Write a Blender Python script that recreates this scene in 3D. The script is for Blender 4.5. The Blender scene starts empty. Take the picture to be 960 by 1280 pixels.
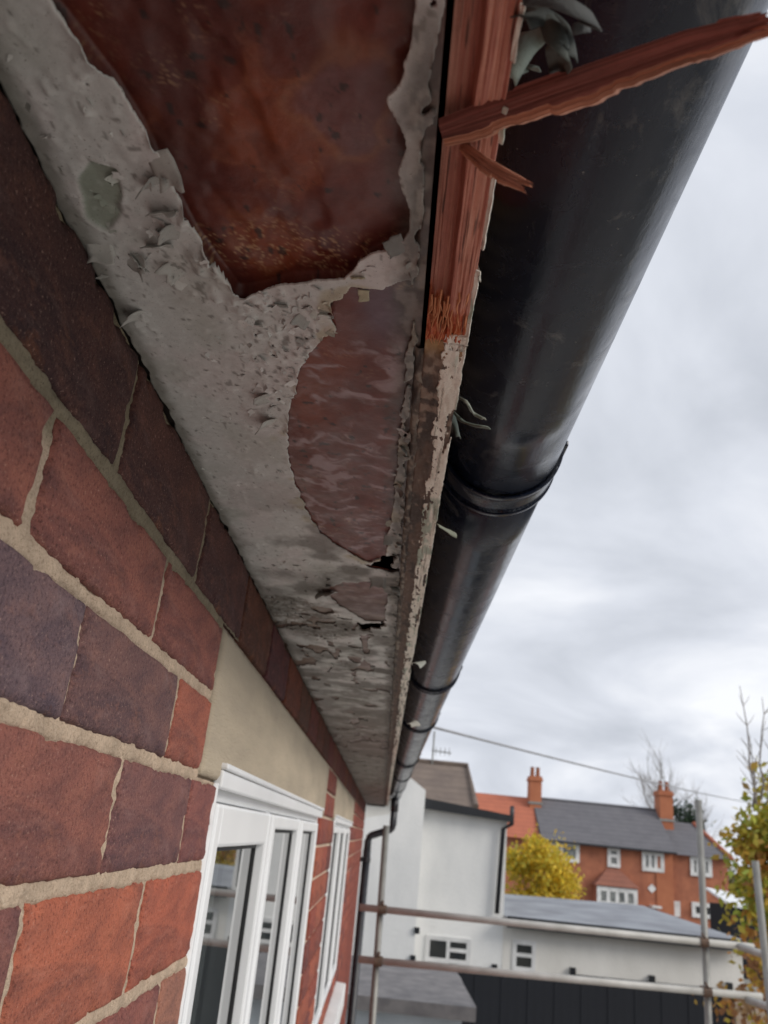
import bpy, math, random
import numpy as np
from mathutils import Vector, Matrix

random.seed(7); rng = np.random.default_rng(7)
S = bpy.context.scene
COL = S.collection

# ------------------------------------------------------------------ camera
D = 0.172                 # camera stands this far out from the wall face (wall face: x = 0)
EYE = 4.60                # camera height above the ground
CAMP = np.array([D, 0.0, EYE])
F = 1040.0                # focal length in pixels of the 960 x 1280 photograph
PP = (480.0, 640.0)
VPX, VPY, ZENX = 478.0, 1045.0, 750.0
def _d(px, py): return np.array([(px-PP[0])/F, -(py-PP[1])/F, -1.0])
_Y = _d(VPX, VPY); _Y /= np.linalg.norm(_Y)
_zy = PP[1]-(F*F+(ZENX-PP[0])*(VPX-PP[0]))/(VPY-PP[1])
_Z = _d(ZENX, _zy); _Z /= np.linalg.norm(_Z)
if _Z[1] < 0: _Z = -_Z
_X = np.cross(_Y, _Z)
RM = np.array([_X, _Y, _Z])           # world = RM @ cam
def ray(px, py): return RM @ _d(px, py)
def at_x(px, py, x): r = ray(px, py); return CAMP + r*((x-CAMP[0])/r[0])
def at_y(px, py, y): r = ray(px, py); return CAMP + r*(y/r[1])
def at_z(px, py, z): r = ray(px, py); return CAMP + r*((z-CAMP[2])/r[2])

cam = bpy.data.cameras.new('camera'); cam_o = bpy.data.objects.new('camera', cam); COL.objects.link(cam_o)
cam.sensor_fit = 'VERTICAL'; cam.sensor_height = 36.0; cam.sensor_width = 27.0
cam.lens = F/1280.0*36.0
cam.clip_start = 0.01; cam.clip_end = 6000
M = Matrix([list(RM[0])+[CAMP[0]], list(RM[1])+[CAMP[1]], list(RM[2])+[CAMP[2]], [0, 0, 0, 1]])
cam_o.matrix_world = M
cam.dof.use_dof = True; cam.dof.focus_distance = 0.52; cam.dof.aperture_fstop = 14.5
S.camera = cam_o
S.render.resolution_x = 768; S.render.resolution_y = 1024

# ------------------------------------------------------------------ world, sun, exposure
SUN_EL, SUN_AZ = 31.0, 117.0      # azimuth: degrees from +Y towards +X
W = bpy.data.worlds.new('World'); S.world = W; W.use_nodes = True
wn, wl = W.node_tree.nodes, W.node_tree.links
wn.clear()
def N(nodes, t, **kw):
    n = nodes.new(t)
    for k, v in kw.items(): setattr(n, k, v)
    return n
wo = N(wn, 'ShaderNodeOutputWorld'); bg = N(wn, 'ShaderNodeBackground'); bg.inputs['Strength'].default_value = 0.1
sky = N(wn, 'ShaderNodeTexSky', sky_type='NISHITA', sun_disc=False)
sky.sun_elevation = math.radians(SUN_EL); sky.sun_rotation = math.radians(SUN_AZ)
tc = N(wn, 'ShaderNodeTexCoord'); sp = N(wn, 'ShaderNodeSeparateXYZ'); wl.new(tc.outputs['Generated'], sp.inputs[0])
def wmath(op, a, b):
    m = N(wn, 'ShaderNodeMath', operation=op)
    for i, v in enumerate((a, b)):
        if v is None: continue
        if isinstance(v, (int, float)): m.inputs[i].default_value = v
        else: wl.new(v, m.inputs[i])
    return m.outputs[0]
zz = wmath('ADD', wmath('MAXIMUM', sp.outputs[2], 0.0), 0.30)
cx = wmath('DIVIDE', sp.outputs[0], zz); cy = wmath('DIVIDE', sp.outputs[1], zz)
cv = N(wn, 'ShaderNodeCombineXYZ'); wl.new(cx, cv.inputs[0]); wl.new(cy, cv.inputs[1])
n1 = N(wn, 'ShaderNodeTexNoise'); n1.inputs['Scale'].default_value = 1.7; n1.inputs['Detail'].default_value = 7; n1.inputs['Roughness'].default_value = 0.52; n1.inputs['Distortion'].default_value = 0.5
n2 = N(wn, 'ShaderNodeTexNoise'); n2.inputs['Scale'].default_value = 0.55; n2.inputs['Detail'].default_value = 4
wl.new(cv.outputs[0], n1.inputs['Vector']); wl.new(cv.outputs[0], n2.inputs['Vector'])
cr = N(wn, 'ShaderNodeValToRGB'); e = cr.color_ramp.elements
e[0].position = 0.34; e[0].color = (4.2, 4.45, 4.95, 1); e[1].position = 0.67; e[1].color = (7.1, 7.25, 7.6, 1)
m_ = e.new(0.5); m_.color = (5.4, 5.65, 6.2, 1)
wl.new(n1.outputs['Fac'], cr.inputs[0])
cov = N(wn, 'ShaderNodeMapRange'); cov.inputs[1].default_value = 0.30; cov.inputs[2].default_value = 0.45; cov.inputs[3].default_value = 0.45; cov.inputs[4].default_value = 1.0
wl.new(n2.outputs['Fac'], cov.inputs[0])
skb = N(wn, 'ShaderNodeMix', data_type='RGBA'); 
wl.new(cov.outputs[0], skb.inputs['Factor']); wl.new(sky.outputs[0], skb.inputs[6]); wl.new(cr.outputs[0], skb.inputs[7])
wl.new(skb.outputs[2], bg.inputs['Color']); wl.new(bg.outputs[0], wo.inputs[0])

sun = bpy.data.lights.new('sun', 'SUN'); sun.energy = 1.5; sun.angle = math.radians(24); sun.color = (1.0, 0.94, 0.86)
sun_o = bpy.data.objects.new('sun', sun); COL.objects.link(sun_o)
el, az = math.radians(SUN_EL), math.radians(SUN_AZ)
sd = Vector((math.sin(az)*math.cos(el), math.cos(az)*math.cos(el), math.sin(el)))
sun_o.rotation_euler = sd.to_track_quat('Z', 'Y').to_euler()
sun_o.location = (10, -10, 30)

vs_ = S.view_settings; vs_.view_transform = 'Standard'; vs_.look = 'None'; vs_.gamma = 1.0; vs_.use_curve_mapping = False
vs_.exposure = 0.46
S.render.engine = 'CYCLES'
S.cycles.max_bounces = 10; S.cycles.diffuse_bounces = 6

# ------------------------------------------------------------------ numpy noise
def _hash(ix, iy, seed):
    h = (ix.astype(np.int64)*374761393 + iy.astype(np.int64)*668265263 + seed*1442695041) & 0x7fffffff
    h = ((h ^ (h >> 13))*1274126177) & 0x7fffffff
    h = h ^ (h >> 16)
    return (h & 0xffff)/32767.5-1.0
def vnoise(x, y, seed=0):
    x = np.asarray(x, float); y = np.asarray(y, float)
    ix = np.floor(x); iy = np.floor(y); fx = x-ix; fy = y-iy
    fx = fx*fx*(3-2*fx); fy = fy*fy*(3-2*fy); ix = ix.astype(np.int64); iy = iy.astype(np.int64)
    a = _hash(ix, iy, seed); b = _hash(ix+1, iy, seed); c = _hash(ix, iy+1, seed); d = _hash(ix+1, iy+1, seed)
    return (a*(1-fx)+b*fx)*(1-fy)+(c*(1-fx)+d*fx)*fy
def fbm(x, y, seed=0, o=4):
    s = 0; a = 0.55
    for i in range(o):
        s = s+a*vnoise(x*2**i+17.3*i, y*2**i-9.1*i, seed+i*31); a *= 0.5
    return s
def lerp(a, b_, t): return np.asarray(a)*(1-t[..., None])+np.asarray(b_)*t[..., None]
def pnoise(x, y, seed=0):
    x = np.asarray(x, float); y = np.asarray(y, float); ix = np.floor(x).astype(np.int64); iy = np.floor(y).astype(np.int64); fx = x-ix; fy = y-iy
    u_ = fx**3*(fx*(fx*6-15)+10); v_ = fy**3*(fy*(fy*6-15)+10)
    def g(i, j, dx, dy): a = _hash(i, j, seed)*math.pi; return np.cos(a)*dx+np.sin(a)*dy
    return 1.6*((g(ix, iy, fx, fy)*(1-u_)+g(ix+1, iy, fx-1, fy)*u_)*(1-v_)+(g(ix, iy+1, fx, fy-1)*(1-u_)+g(ix+1, iy+1, fx-1, fy-1)*u_)*v_)
def pfbm(x, y, seed=0, o=5):
    s = 0; a = .55; c_, s_ = math.cos(.6), math.sin(.6)
    for i in range(o): s = s+a*pnoise(x, y, seed+i*31); a *= .5; x, y = 2*(c_*x-s_*y)+11.3, 2*(s_*x+c_*y)-7.7
    return s
def sstep(a, b, x):
    t = np.clip((x-a)/(b-a), 0, 1); return t*t*(3-2*t)

# ------------------------------------------------------------------ materials
MATS = {}
def new_mat(name):
    m = bpy.data.materials.new(name); m.use_nodes = True
    nt = m.node_tree; b = nt.nodes['Principled BSDF']; MATS[name] = m
    return m, nt.nodes, nt.links, b
def mix_rgb(n, l, fac, a, b, mode='MIX'):
    m = N(n, 'ShaderNodeMix', data_type='RGBA', blend_type=mode)
    for sock, v in ((m.inputs['Factor'], fac), (m.inputs[6], a), (m.inputs[7], b)):
        if v is None: continue
        if isinstance(v, (int, float)): sock.default_value = v
        elif isinstance(v, tuple): sock.default_value = (*v[:3], 1)
        else: l.new(v, sock)
    return m.outputs[2]
def noise(n, l, scale, detail=4, rough=0.55, stretch=(1, 1, 1), dist=0.0, coord='Object'):
    t = N(n, 'ShaderNodeTexCoord'); mp = N(n, 'ShaderNodeMapping'); mp.inputs['Scale'].default_value = stretch
    l.new(t.outputs[coord], mp.inputs[0]); x = N(n, 'ShaderNodeTexNoise')
    x.inputs['Scale'].default_value = scale; x.inputs['Detail'].default_value = detail; x.inputs['Roughness'].default_value = rough
    x.inputs['Distortion'].default_value = dist
    l.new(mp.outputs[0], x.inputs['Vector']); return x.outputs['Fac']
def ramp(n, l, fac, p0, p1, lo=0.0, hi=1.0):
    r = N(n, 'ShaderNodeMapRange'); r.inputs[1].default_value = p0; r.inputs[2].default_value = p1
    r.inputs[3].default_value = lo; r.inputs[4].default_value = hi; l.new(fac, r.inputs[0]); return r.outputs[0]
def bump(n, l, b, h, dist, strength=1.0):
    bp = N(n, 'ShaderNodeBump'); bp.inputs['Distance'].default_value = dist; bp.inputs['Strength'].default_value = strength
    l.new(h, bp.inputs['Height']); l.new(bp.outputs[0], b.inputs['Normal'])
def simple(name, c1, c2=None, scale=8, rough=0.7, metal=0.0, bd=0.0, bs=None, detail=5, stretch=(1, 1, 1), spec=0.5, lo=0.35, hi=0.65):
    m, n, l, b = new_mat(name)
    b.inputs['Roughness'].default_value = rough; b.inputs['Metallic'].default_value = metal
    b.inputs['Specular IOR Level'].default_value = spec
    if c2 is None: c2 = tuple(x*0.75 for x in c1)
    f = noise(n, l, scale, detail, stretch=stretch)
    c = mix_rgb(n, l, ramp(n, l, f, lo, hi), c1, c2)
    l.new(c, b.inputs['Base Color'])
    if bd: bump(n, l, b, noise(n, l, bs or scale*4, 5, stretch=stretch), bd)
    return m

# brick: object colour carries each brick's clay colour, eaves shade painted into the top course
def brick_mat(name, fine):
    m, n, l, b = new_mat(name)
    oi = N(n, 'ShaderNodeObjectInfo')
    f1 = noise(n, l, 26*fine, 6, .65, stretch=(1, .30, 1), dist=.8); f2 = noise(n, l, 75*fine, 5, 0.75, stretch=(1, .5, 1)); f3 = noise(n, l, 420*fine, 3, 0.8); f4 = noise(n, l, 22*fine, 6, .7, stretch=(1, .35, 1), dist=1.0)
    dark = mix_rgb(n, l, 1.0, oi.outputs['Color'], (.55, .60, .72), 'MULTIPLY')
    c = mix_rgb(n, l, ramp(n, l, f1, .42, .62), oi.outputs['Color'], dark)
    lt = mix_rgb(n, l, .35, oi.outputs['Color'], (.52, .22, .13))
    c = mix_rgb(n, l, ramp(n, l, f2, .52, .78, 0, .6), c, lt)
    dk = mix_rgb(n, l, 1.0, c, (.35, .3, .32), 'MULTIPLY')
    c = mix_rgb(n, l, ramp(n, l, f3, .52, .66, 0, .85), c, dk)
    c = mix_rgb(n, l, ramp(n, l, f3, .40, .28, 0, .55), c, (.55, .36, .28))
    c = mix_rgb(n, l, ramp(n, l, f4, .60, .80, 0, .55), c, (.40, .14, .05))
    f5 = noise(n, l, 34*fine, 7, .72, stretch=(1, .35, 1), dist=.6); c = mix_rgb(n, l, ramp(n, l, f5, .54, .76, 0, .6), c, mix_rgb(n, l, .22, mix_rgb(n, l, 1.0, oi.outputs['Color'], (1.25, 1.45, 1.5), 'MULTIPLY'), (.42, .30, .27)))
    f6 = noise(n, l, 48*fine, 7, .78, stretch=(1, .4, 1)); c = mix_rgb(n, l, ramp(n, l, f6, .58, .72, 0, .6), c, mix_rgb(n, l, 1.0, c, (.35, .33, .38), 'MULTIPLY'))
    l.new(c, b.inputs['Base Color']); b.inputs['Roughness'].default_value = 0.85; b.inputs['Specular IOR Level'].default_value = .3
    hm = N(n, 'ShaderNodeMath', operation='ADD'); l.new(f3, hm.inputs[0]); l.new(f2, hm.inputs[1])
    bump(n, l, b, hm.outputs[0], 0.0016, 1.0)
    return m
brick_mat('brick', 1.0)
m, n, l, b = new_mat('mortar')
f = noise(n, l, 38, 6, .6); g = noise(n, l, 520, 4, .8); h = noise(n, l, 150, 5, .7)
c = mix_rgb(n, l, ramp(n, l, f, .36, .66), (.70, .54, .40), (.50, .385, .285))
c = mix_rgb(n, l, ramp(n, l, g, .52, .64, 0, .7), c, (.32, .225, .16)); c = mix_rgb(n, l, ramp(n, l, g, .42, .32, 0, .6), c, (.82, .70, .56))
c = mix_rgb(n, l, ramp(n, l, h, .60, .72, 0, .5), c, (.30, .20, .14))
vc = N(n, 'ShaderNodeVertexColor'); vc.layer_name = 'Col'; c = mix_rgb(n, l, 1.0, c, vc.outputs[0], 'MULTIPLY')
l.new(c, b.inputs['Base Color']); b.inputs['Roughness'].default_value = .97; b.inputs['Specular IOR Level'].default_value = .2
hm = N(n, 'ShaderNodeMath', operation='ADD'); l.new(g, hm.inputs[0]); l.new(h, hm.inputs[1]); bump(n, l, b, hm.outputs[0], .0022)
simple('mortar_far', (.66, .52, .39), (.46, .36, .27), 30, .95, bd=.001, bs=300)
def attr_mat(name, rough, spec, bscale, bdist, spk=None, rvar=None):
    m, n, l, b = new_mat(name)
    a = N(n, 'ShaderNodeVertexColor'); a.layer_name = 'Col'
    f = noise(n, l, 220, 5, .7); c = mix_rgb(n, l, ramp(n, l, f, .40, .8, 0, .28), a.outputs[0], mix_rgb(n, l, 1.0, a.outputs[0], (.45, .43, .42), 'MULTIPLY'))
    if spk:
        g = noise(n, l, 900, 2, .6); c = mix_rgb(n, l, ramp(n, l, g, .66, .72, 0, .8), c, spk)
    l.new(c, b.inputs['Base Color']); b.inputs['Roughness'].default_value = rough; b.inputs['Specular IOR Level'].default_value = spec
    if rvar: l.new(ramp(n, l, noise(n, l, rvar, 4), .35, .65, rough*.7, min(1, rough*1.35)), b.inputs['Roughness'])
    bump(n, l, b, noise(n, l, bscale, 5, .65), bdist)
    return m
attr_mat('old_paint', .68, .35, 300, .0003, spk=(.12, .10, .08))
attr_mat('soffit_board', .40, .5, 160, .0003, rvar=40)
attr_mat('raw_wood', .7, .3, 500, .0004)
attr_mat('cream_paint', .8, .3, 400, .0006, spk=(.12, .12, .09))
m, n, l, b = new_mat('gutter_plastic')
f = noise(n, l, 26, 6, .65, dist=.8); g = noise(n, l, 130, 5, .7, stretch=(1, .3, 1))
c = mix_rgb(n, l, ramp(n, l, f, .48, .72, 0, .85), (.004, .008, .022), (.015, .022, .040))
c = mix_rgb(n, l, ramp(n, l, g, .60, .78, 0, .7), c, (.085, .085, .08))
k_ = noise(n, l, 11, 7, .7, dist=1.5); c = mix_rgb(n, l, ramp(n, l, k_, .57, .68, 0, .75), c, (.12, .12, .118))
k2 = noise(n, l, 300, 3, .6); c = mix_rgb(n, l, ramp(n, l, k2, .70, .76, 0, .7), c, (.22, .22, .19))
l.new(c, b.inputs['Base Color']); l.new(ramp(n, l, f, .35, .7, .14, .34), b.inputs['Roughness']); b.inputs['Specular IOR Level'].default_value = .42; bump(n, l, b, g, .0004)
simple('pipe_plastic', (.012, .014, .02), (.03, .03, .034), 20, .4)
simple('pvc_white', (.86, .87, .88), (.80, .81, .82), 6, .32)
simple('gasket', (.02, .02, .022), None, 6, .6)
simple('lintel_concrete', (.50, .415, .305), (.36, .30, .225), 12, .92, bd=.0018, bs=300, detail=9, stretch=(1, .22, 1.2), lo=.34, hi=.66)
simple('render_white', (.82, .82, .80), (.60, .61, .61), 1.1, .9, bd=.006, bs=40, lo=.36, hi=.78, detail=9, stretch=(1, 1, .45))
simple('render_cream', (.82, .80, .75), (.62, .60, .55), 1.0, .9, bd=.006, bs=40, lo=.40, hi=.80, detail=9, stretch=(1, 1, .45))
simple('felt_roof', (.30, .32, .35), (.20, .21, .235), 1.4, .75, bd=.004, bs=60)
simple('felt_shed', (.21, .20, .20), (.13, .125, .13), 4, .85, bd=.004, bs=60)
simple('shed_wall', (.50, .56, .62), (.42, .48, .53), 3, .7)
simple('black_trim', (.014, .016, .02), None, 5, .45)
simple('black_timber', (.004, .0055, .010), (.008, .010, .015), 5, .85, stretch=(6, 6, .3))
simple('galvanised', (.30, .30, .28), (.21, .205, .19), 7, .5, metal=.35, stretch=(1, 1, 1), bd=.0006, bs=60)
simple('galvanised_pale', (.52, .51, .48), (.40, .39, .36), 7, .5, metal=.08, bd=.0006, bs=60)
simple('coupler_steel', (.17, .11, .075), (.10, .07, .055), 40, .7, metal=.4)
simple('far_brick', (.44, .165, .09), (.30, .11, .065), 1.6, .9, bd=.01, bs=12, detail=9)
simple('far_brick_bright', (.46, .17, .085), (.38, .13, .065), .9, .9)
def tile_mat(name, c1, c2, row):
    m, n, l, b = new_mat(name)
    t = N(n, 'ShaderNodeTexCoord'); wv = N(n, 'ShaderNodeTexWave', wave_type='BANDS', bands_direction='Z', wave_profile='SAW'); wv.inputs['Scale'].default_value = row
    l.new(t.outputs['Object'], wv.inputs['Vector'])
    f = noise(n, l, 1.6, 5, .7); c = mix_rgb(n, l, ramp(n, l, f, .35, .68), c1, c2)
    c = mix_rgb(n, l, ramp(n, l, wv.outputs['Fac'], .75, 1.0, 0, .45), c, tuple(x*.45 for x in c2))
    l.new(c, b.inputs['Base Color']); b.inputs['Roughness'].default_value = .85; bump(n, l, b, wv.outputs['Fac'], .02)
tile_mat('tile_slate', (.15, .147, .16), (.12, .118, .13), 1.2)
tile_mat('tile_red', (.47, .15, .085), (.39, .125, .075), 1.2)
tile_mat('tile_clay', (.30, .12, .08), (.24, .10, .07), 1.2)
tile_mat('tile_brown', (.20, .155, .125), (.135, .105, .09), 1.6)
simple('window_dark', (.03, .035, .04), (.06, .06, .055), 2, .12)
simple('window_curtain', (.30, .31, .30), (.12, .13, .13), 3, .15)
simple('frame_white', (.80, .80, .79), None, 3, .5)
simple('clay_pot', (.33, .12, .06), None, 4, .9)
simple('bark', (.14, .11, .085), (.08, .065, .05), 14, .95, bd=.004, bs=50)
simple('pale_twig', (.30, .275, .25), (.22, .20, .18), 10, .95)
simple('cable', (.30, .30, .31), None, 5, .7)
simple('ground', (.30, .29, .26), (.20, .20, .17), .35, .95, bd=.01, bs=6)
simple('bounce_paving', (.52, .50, .46), (.42, .40, .36), 1.3, .9, bd=.003, bs=40)
simple('roof_tile', (.16, .075, .05), (.10, .055, .04), 5, .9)
simple('dark_timber', (.07, .055, .045), None, 9, .9, stretch=(4, .4, 4))
simple('curtain', (.62, .63, .63), (.52, .53, .53), 3, .9)
simple('white_sheet', (.82, .84, .86), (.70, .72, .74), 2, .5)
simple('garden_wall', (.42, .33, .25), (.32, .25, .19), 5, .95, bd=.006, bs=30)
def leaf_mat(name):
    m, n, l, b = new_mat(name)
    a = N(n, 'ShaderNodeVertexColor'); a.layer_name = 'Col'; l.new(a.outputs[0], b.inputs['Base Color']); b.inputs['Roughness'].default_value = .6
    tr = N(n, 'ShaderNodeBsdfTranslucent'); l.new(a.outputs[0], tr.inputs[0]); mx = N(n, 'ShaderNodeMixShader'); mx.inputs[0].default_value = .35
    l.new(b.outputs[0], mx.inputs[1]); l.new(tr.outputs[0], mx.inputs[2]); l.new(mx.outputs[0], n['Material Output'].inputs[0])
leaf_mat('leaf')
m, n, l, b = new_mat('glass')      # double glazing: clear, strongly reflecting at a glancing view
fr = N(n, 'ShaderNodeFresnel'); fr.inputs['IOR'].default_value = 1.5
tb = N(n, 'ShaderNodeBsdfTransparent'); gl = N(n, 'ShaderNodeBsdfGlossy'); gl.inputs['Roughness'].default_value = .015
tb.inputs[0].default_value = (.72, .76, .76, 1)
mx = N(n, 'ShaderNodeMixShader'); q1_ = N(n, 'ShaderNodeMath', operation='SUBTRACT'); q1_.inputs[0].default_value = 1.0; l.new(fr.outputs[0], q1_.inputs[1]); q2_ = N(n, 'ShaderNodeMath', operation='POWER'); l.new(q1_.outputs[0], q2_.inputs[0]); q2_.inputs[1].default_value = 2.5; q3_ = N(n, 'ShaderNodeMath', operation='SUBTRACT'); q3_.inputs[0].default_value = 1.0; l.new(q2_.outputs[0], q3_.inputs[1]); l.new(q3_.outputs[0], mx.inputs[0]); l.new(tb.outputs[0], mx.inputs[1]); l.new(gl.outputs[0], mx.inputs[2])
l.new(mx.outputs[0], n['Material Output'].inputs[0])

# ------------------------------------------------------------------ object helpers
def empty(name, loc=(0, 0, 0), label=None, cat=None, group=None):
    o = bpy.data.objects.new(name, None); COL.objects.link(o); o.location = loc; o.empty_display_size = .1
    tag(o, label, cat, group); return o
def tag(o, label=None, cat=None, group=None, kind=None):
    for k, v in (('label', label), ('category', cat), ('group', group), ('kind', kind)):
        if v: o[k] = v
    return o
def link(name, me, mat, parent=None):
    o = bpy.data.objects.new(name, me); COL.objects.link(o)
    if mat and not me.materials: me.materials.append(MATS[mat])
    if parent is not None:
        o.parent = parent
        pw = parent['_w'] if '_w' in parent else None
        o.matrix_parent_inverse = Matrix.Translation(-Vector(wloc(parent)))
    return o
def wloc(o):
    v = Vector(o.location)
    return v        # parents are top-level empties, or meshes built in world coordinates at the origin
def make(name, V, Fc, mat, parent=None, smooth=False, col=None):
    me = bpy.data.meshes.new(name); V = np.asarray(V, dtype=np.float32)
    if isinstance(Fc, np.ndarray):
        nf, k = Fc.shape
        me.vertices.add(len(V)); me.vertices.foreach_set('co', V.ravel())
        me.loops.add(nf*k); me.loops.foreach_set('vertex_index', Fc.astype(np.int32).ravel())
        me.polygons.add(nf); me.polygons.foreach_set('loop_start', np.arange(0, nf*k, k, dtype=np.int32))
        me.update(calc_edges=True)
    else:
        me.from_pydata([tuple(map(float, v)) for v in V], [], [tuple(int(i) for i in f) for f in Fc])
    if smooth: me.polygons.foreach_set('use_smooth', np.ones(len(me.polygons), dtype=bool))
    if col is not None:
        ca = me.color_attributes.new('Col', 'FLOAT_COLOR', 'POINT')
        c4 = np.ones((len(V), 4), dtype=np.float32); c4[:, :3] = col; ca.data.foreach_set('color', c4.ravel())
    me.validate(); me.update()
    return link(name, me, mat, parent)
BOXF = [(0, 3, 2, 1), (4, 5, 6, 7), (0, 1, 5, 4), (1, 2, 6, 5), (2, 3, 7, 6), (3, 0, 4, 7)]
class MB:
    def __init__(s): s.V = []; s.F = []
    def add(s, V, Fc):
        o = len(s.V); s.V += [tuple(map(float, v)) for v in V]; s.F += [tuple(i+o for i in f) for f in Fc]; return s
    def box(s, x0, x1, y0, y1, z0, z1):
        return s.add([(x0, y0, z0), (x1, y0, z0), (x1, y1, z0), (x0, y1, z0), (x0, y0, z1), (x1, y0, z1), (x1, y1, z1), (x0, y1, z1)], BOXF)
    def prism(s, poly, y0, y1):      # poly: (x, z) counter-clockwise seen from -Y
        k = len(poly); V = [(p[0], y0, p[1]) for p in poly]+[(p[0], y1, p[1]) for p in poly]
        return s.add(V, [tuple(range(k)), tuple(range(2*k-1, k-1, -1))]+[(i, i+k, (i+1) % k+k, (i+1) % k) for i in range(k)])
    def tube(s, pts, r, k=12, caps=True):
        pts = [np.asarray(p, float) for p in pts]; n = len(pts); rs = r if hasattr(r, '__len__') else [r]*n
        V = []; up = np.array([.13, .31, .94])
        for i, p in enumerate(pts):
            t = pts[min(i+1, n-1)]-pts[max(i-1, 0)]; t = t/(np.linalg.norm(t)+1e-12)
            a = np.cross(t, up); 
            if np.linalg.norm(a) < 1e-3: a = np.cross(t, [1, 0, 0])
            a /= np.linalg.norm(a); b_ = np.cross(t, a)
            for j in range(k):
                q = 2*math.pi*j/k; V.append(p+rs[i]*(math.cos(q)*a+math.sin(q)*b_))
        Fc = [(i*k+j, i*k+(j+1) % k, (i+1)*k+(j+1) % k, (i+1)*k+j) for i in range(n-1) for j in range(k)]
        if caps: Fc += [tuple(range(k-1, -1, -1)), tuple(range((n-1)*k, n*k))]
        return s.add(V, Fc)
    def build(s, name, mat, parent=None, smooth=False, bevel=0.0):
        o = make(name, s.V, s.F, mat, parent, smooth)
        if bevel:
            md = o.modifiers.new('bevel', 'BEVEL'); md.width = bevel; md.segments = 2; md.limit_method = 'ANGLE'
        return o
def rel(z): return EYE+z          # heights below are given relative to the lens

# ================================================================== THE SETTING
def sheet(name, x0, x1, y0, y1, z, mat):
    o = make(name, [(x0, y0, z), (x1, y0, z), (x1, y1, z), (x0, y1, z)], [(0, 1, 2, 3)], mat); tag(o, kind='structure'); return o
sheet('ground', -2500, 2500, -2500, 2500, 0.0, 'ground')
sheet('bounce_patio', .26, 9.0, -6.0, 11.0, .03, 'bounce_paving')  # unseen pale sheet, added to bounce light up to the soffit

# ================================================================== THE NEAR HOUSE
house = empty('brick_house', (-2.0, 1.5, 0.0), 'near red brick house wall under its eaves with peeling soffit and white framed windows', 'house')
HY0, HY1 = -3.0, 8.0             # ends of the wall along Y
ZS = .258                         # soffit, relative to the lens
W1 = (.891, 2.450, -1.05); W2 = (3.13, 4.88, -.70)     # window openings: y0, y1, bottom
LZ0, LZ1 = .036, .178             # lintel bottom and top
X1 = -.0075                       # mortar core face
core = MB()
T = -.24
core.box(T, X1, HY0, W1[0], 0, rel(ZS+.12))
core.box(T, X1, W1[0], W1[1], rel(LZ1), rel(ZS+.12)); core.box(T, X1, W1[0], W1[1], 0, rel(W1[2]))
core.box(T, X1, W1[1], W2[0], 0, rel(ZS+.12))
core.box(T, X1, W2[0], W2[1], rel(LZ1), rel(ZS+.12)); core.box(T, X1, W2[0], W2[1], 0, rel(W2[2]))
core.box(T, X1, W2[1], HY1-.004, 0, rel(ZS+.12))
core.box(-3.94, T, HY1-.25, HY1-.004, 0, rel(ZS+.12)); core.box(-3.94, T, HY0, HY0+.25, 0, rel(ZS+.12))
wall = core.build('wall', 'mortar_far', house)

# --- brick layout
K = 1.03
beds = [ZS, .178, .108, .036, -.0435, -.127]
while beds[-1] > -4.4: beds.append(beds[-1]-.0765)
STEP = .2165*K
J = .0044
row_anchor = {0: .43*K, 1: .345*K, 2: .435*K, 3: .55*K, 4: .4425*K, 5: .55*K}
LINT = [(.803, 2.525), (3.02, 4.98)]
def row_spans(i):
    z1, z0 = beds[i], beds[i+1]; zm = (z0+z1)/2; blocked = []
    if LZ0-.01 < zm < LZ1: blocked = list(LINT)
    else:
        for w_ in (W1, W2):
            if w_[2] < zm < LZ0: blocked.append((w_[0], w_[1]))
    cuts = [HY0]
    a = row_anchor.get(i, row_anchor[4+(i % 2)]); k0 = math.ceil((HY0+.02-a)/STEP); y = a+k0*STEP
    js = []
    while y < HY1-.02: js.append(y); y += STEP
    if i == 3: js = [v for v in js if not .70 < v < .86]+[.755*K]; js.sort()
    out = []; edges = sorted(js+[v for b_ in blocked for v in b_])
    pts = [HY0]+edges+[HY1]
    hw = {v: J*random.uniform(.45, 1.0) for v in pts}
    for p, q in zip(pts[:-1], pts[1:]):
        mid = (p+q)/2
        if any(b0 <= mid <= b1 for b0, b1 in blocked): continue
        p2 = p+(0 if (any(abs(p-b1) < 1e-6 for _, b1 in blocked) or p == HY0) else hw[p])
        q2 = q-(0 if (any(abs(q-b0) < 1e-6 for b0, _ in blocked) or q == HY1) else hw[q])
        if q2-p2 > .02: out.append((p2, q2))
    return out
bricks = []
for i in range(len(beds)-1):
    for y0, y1 in row_spans(i):
        bricks.append((i, y0, y1, beds[i+1]+J, beds[i]-(J if i else .001)))

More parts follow.
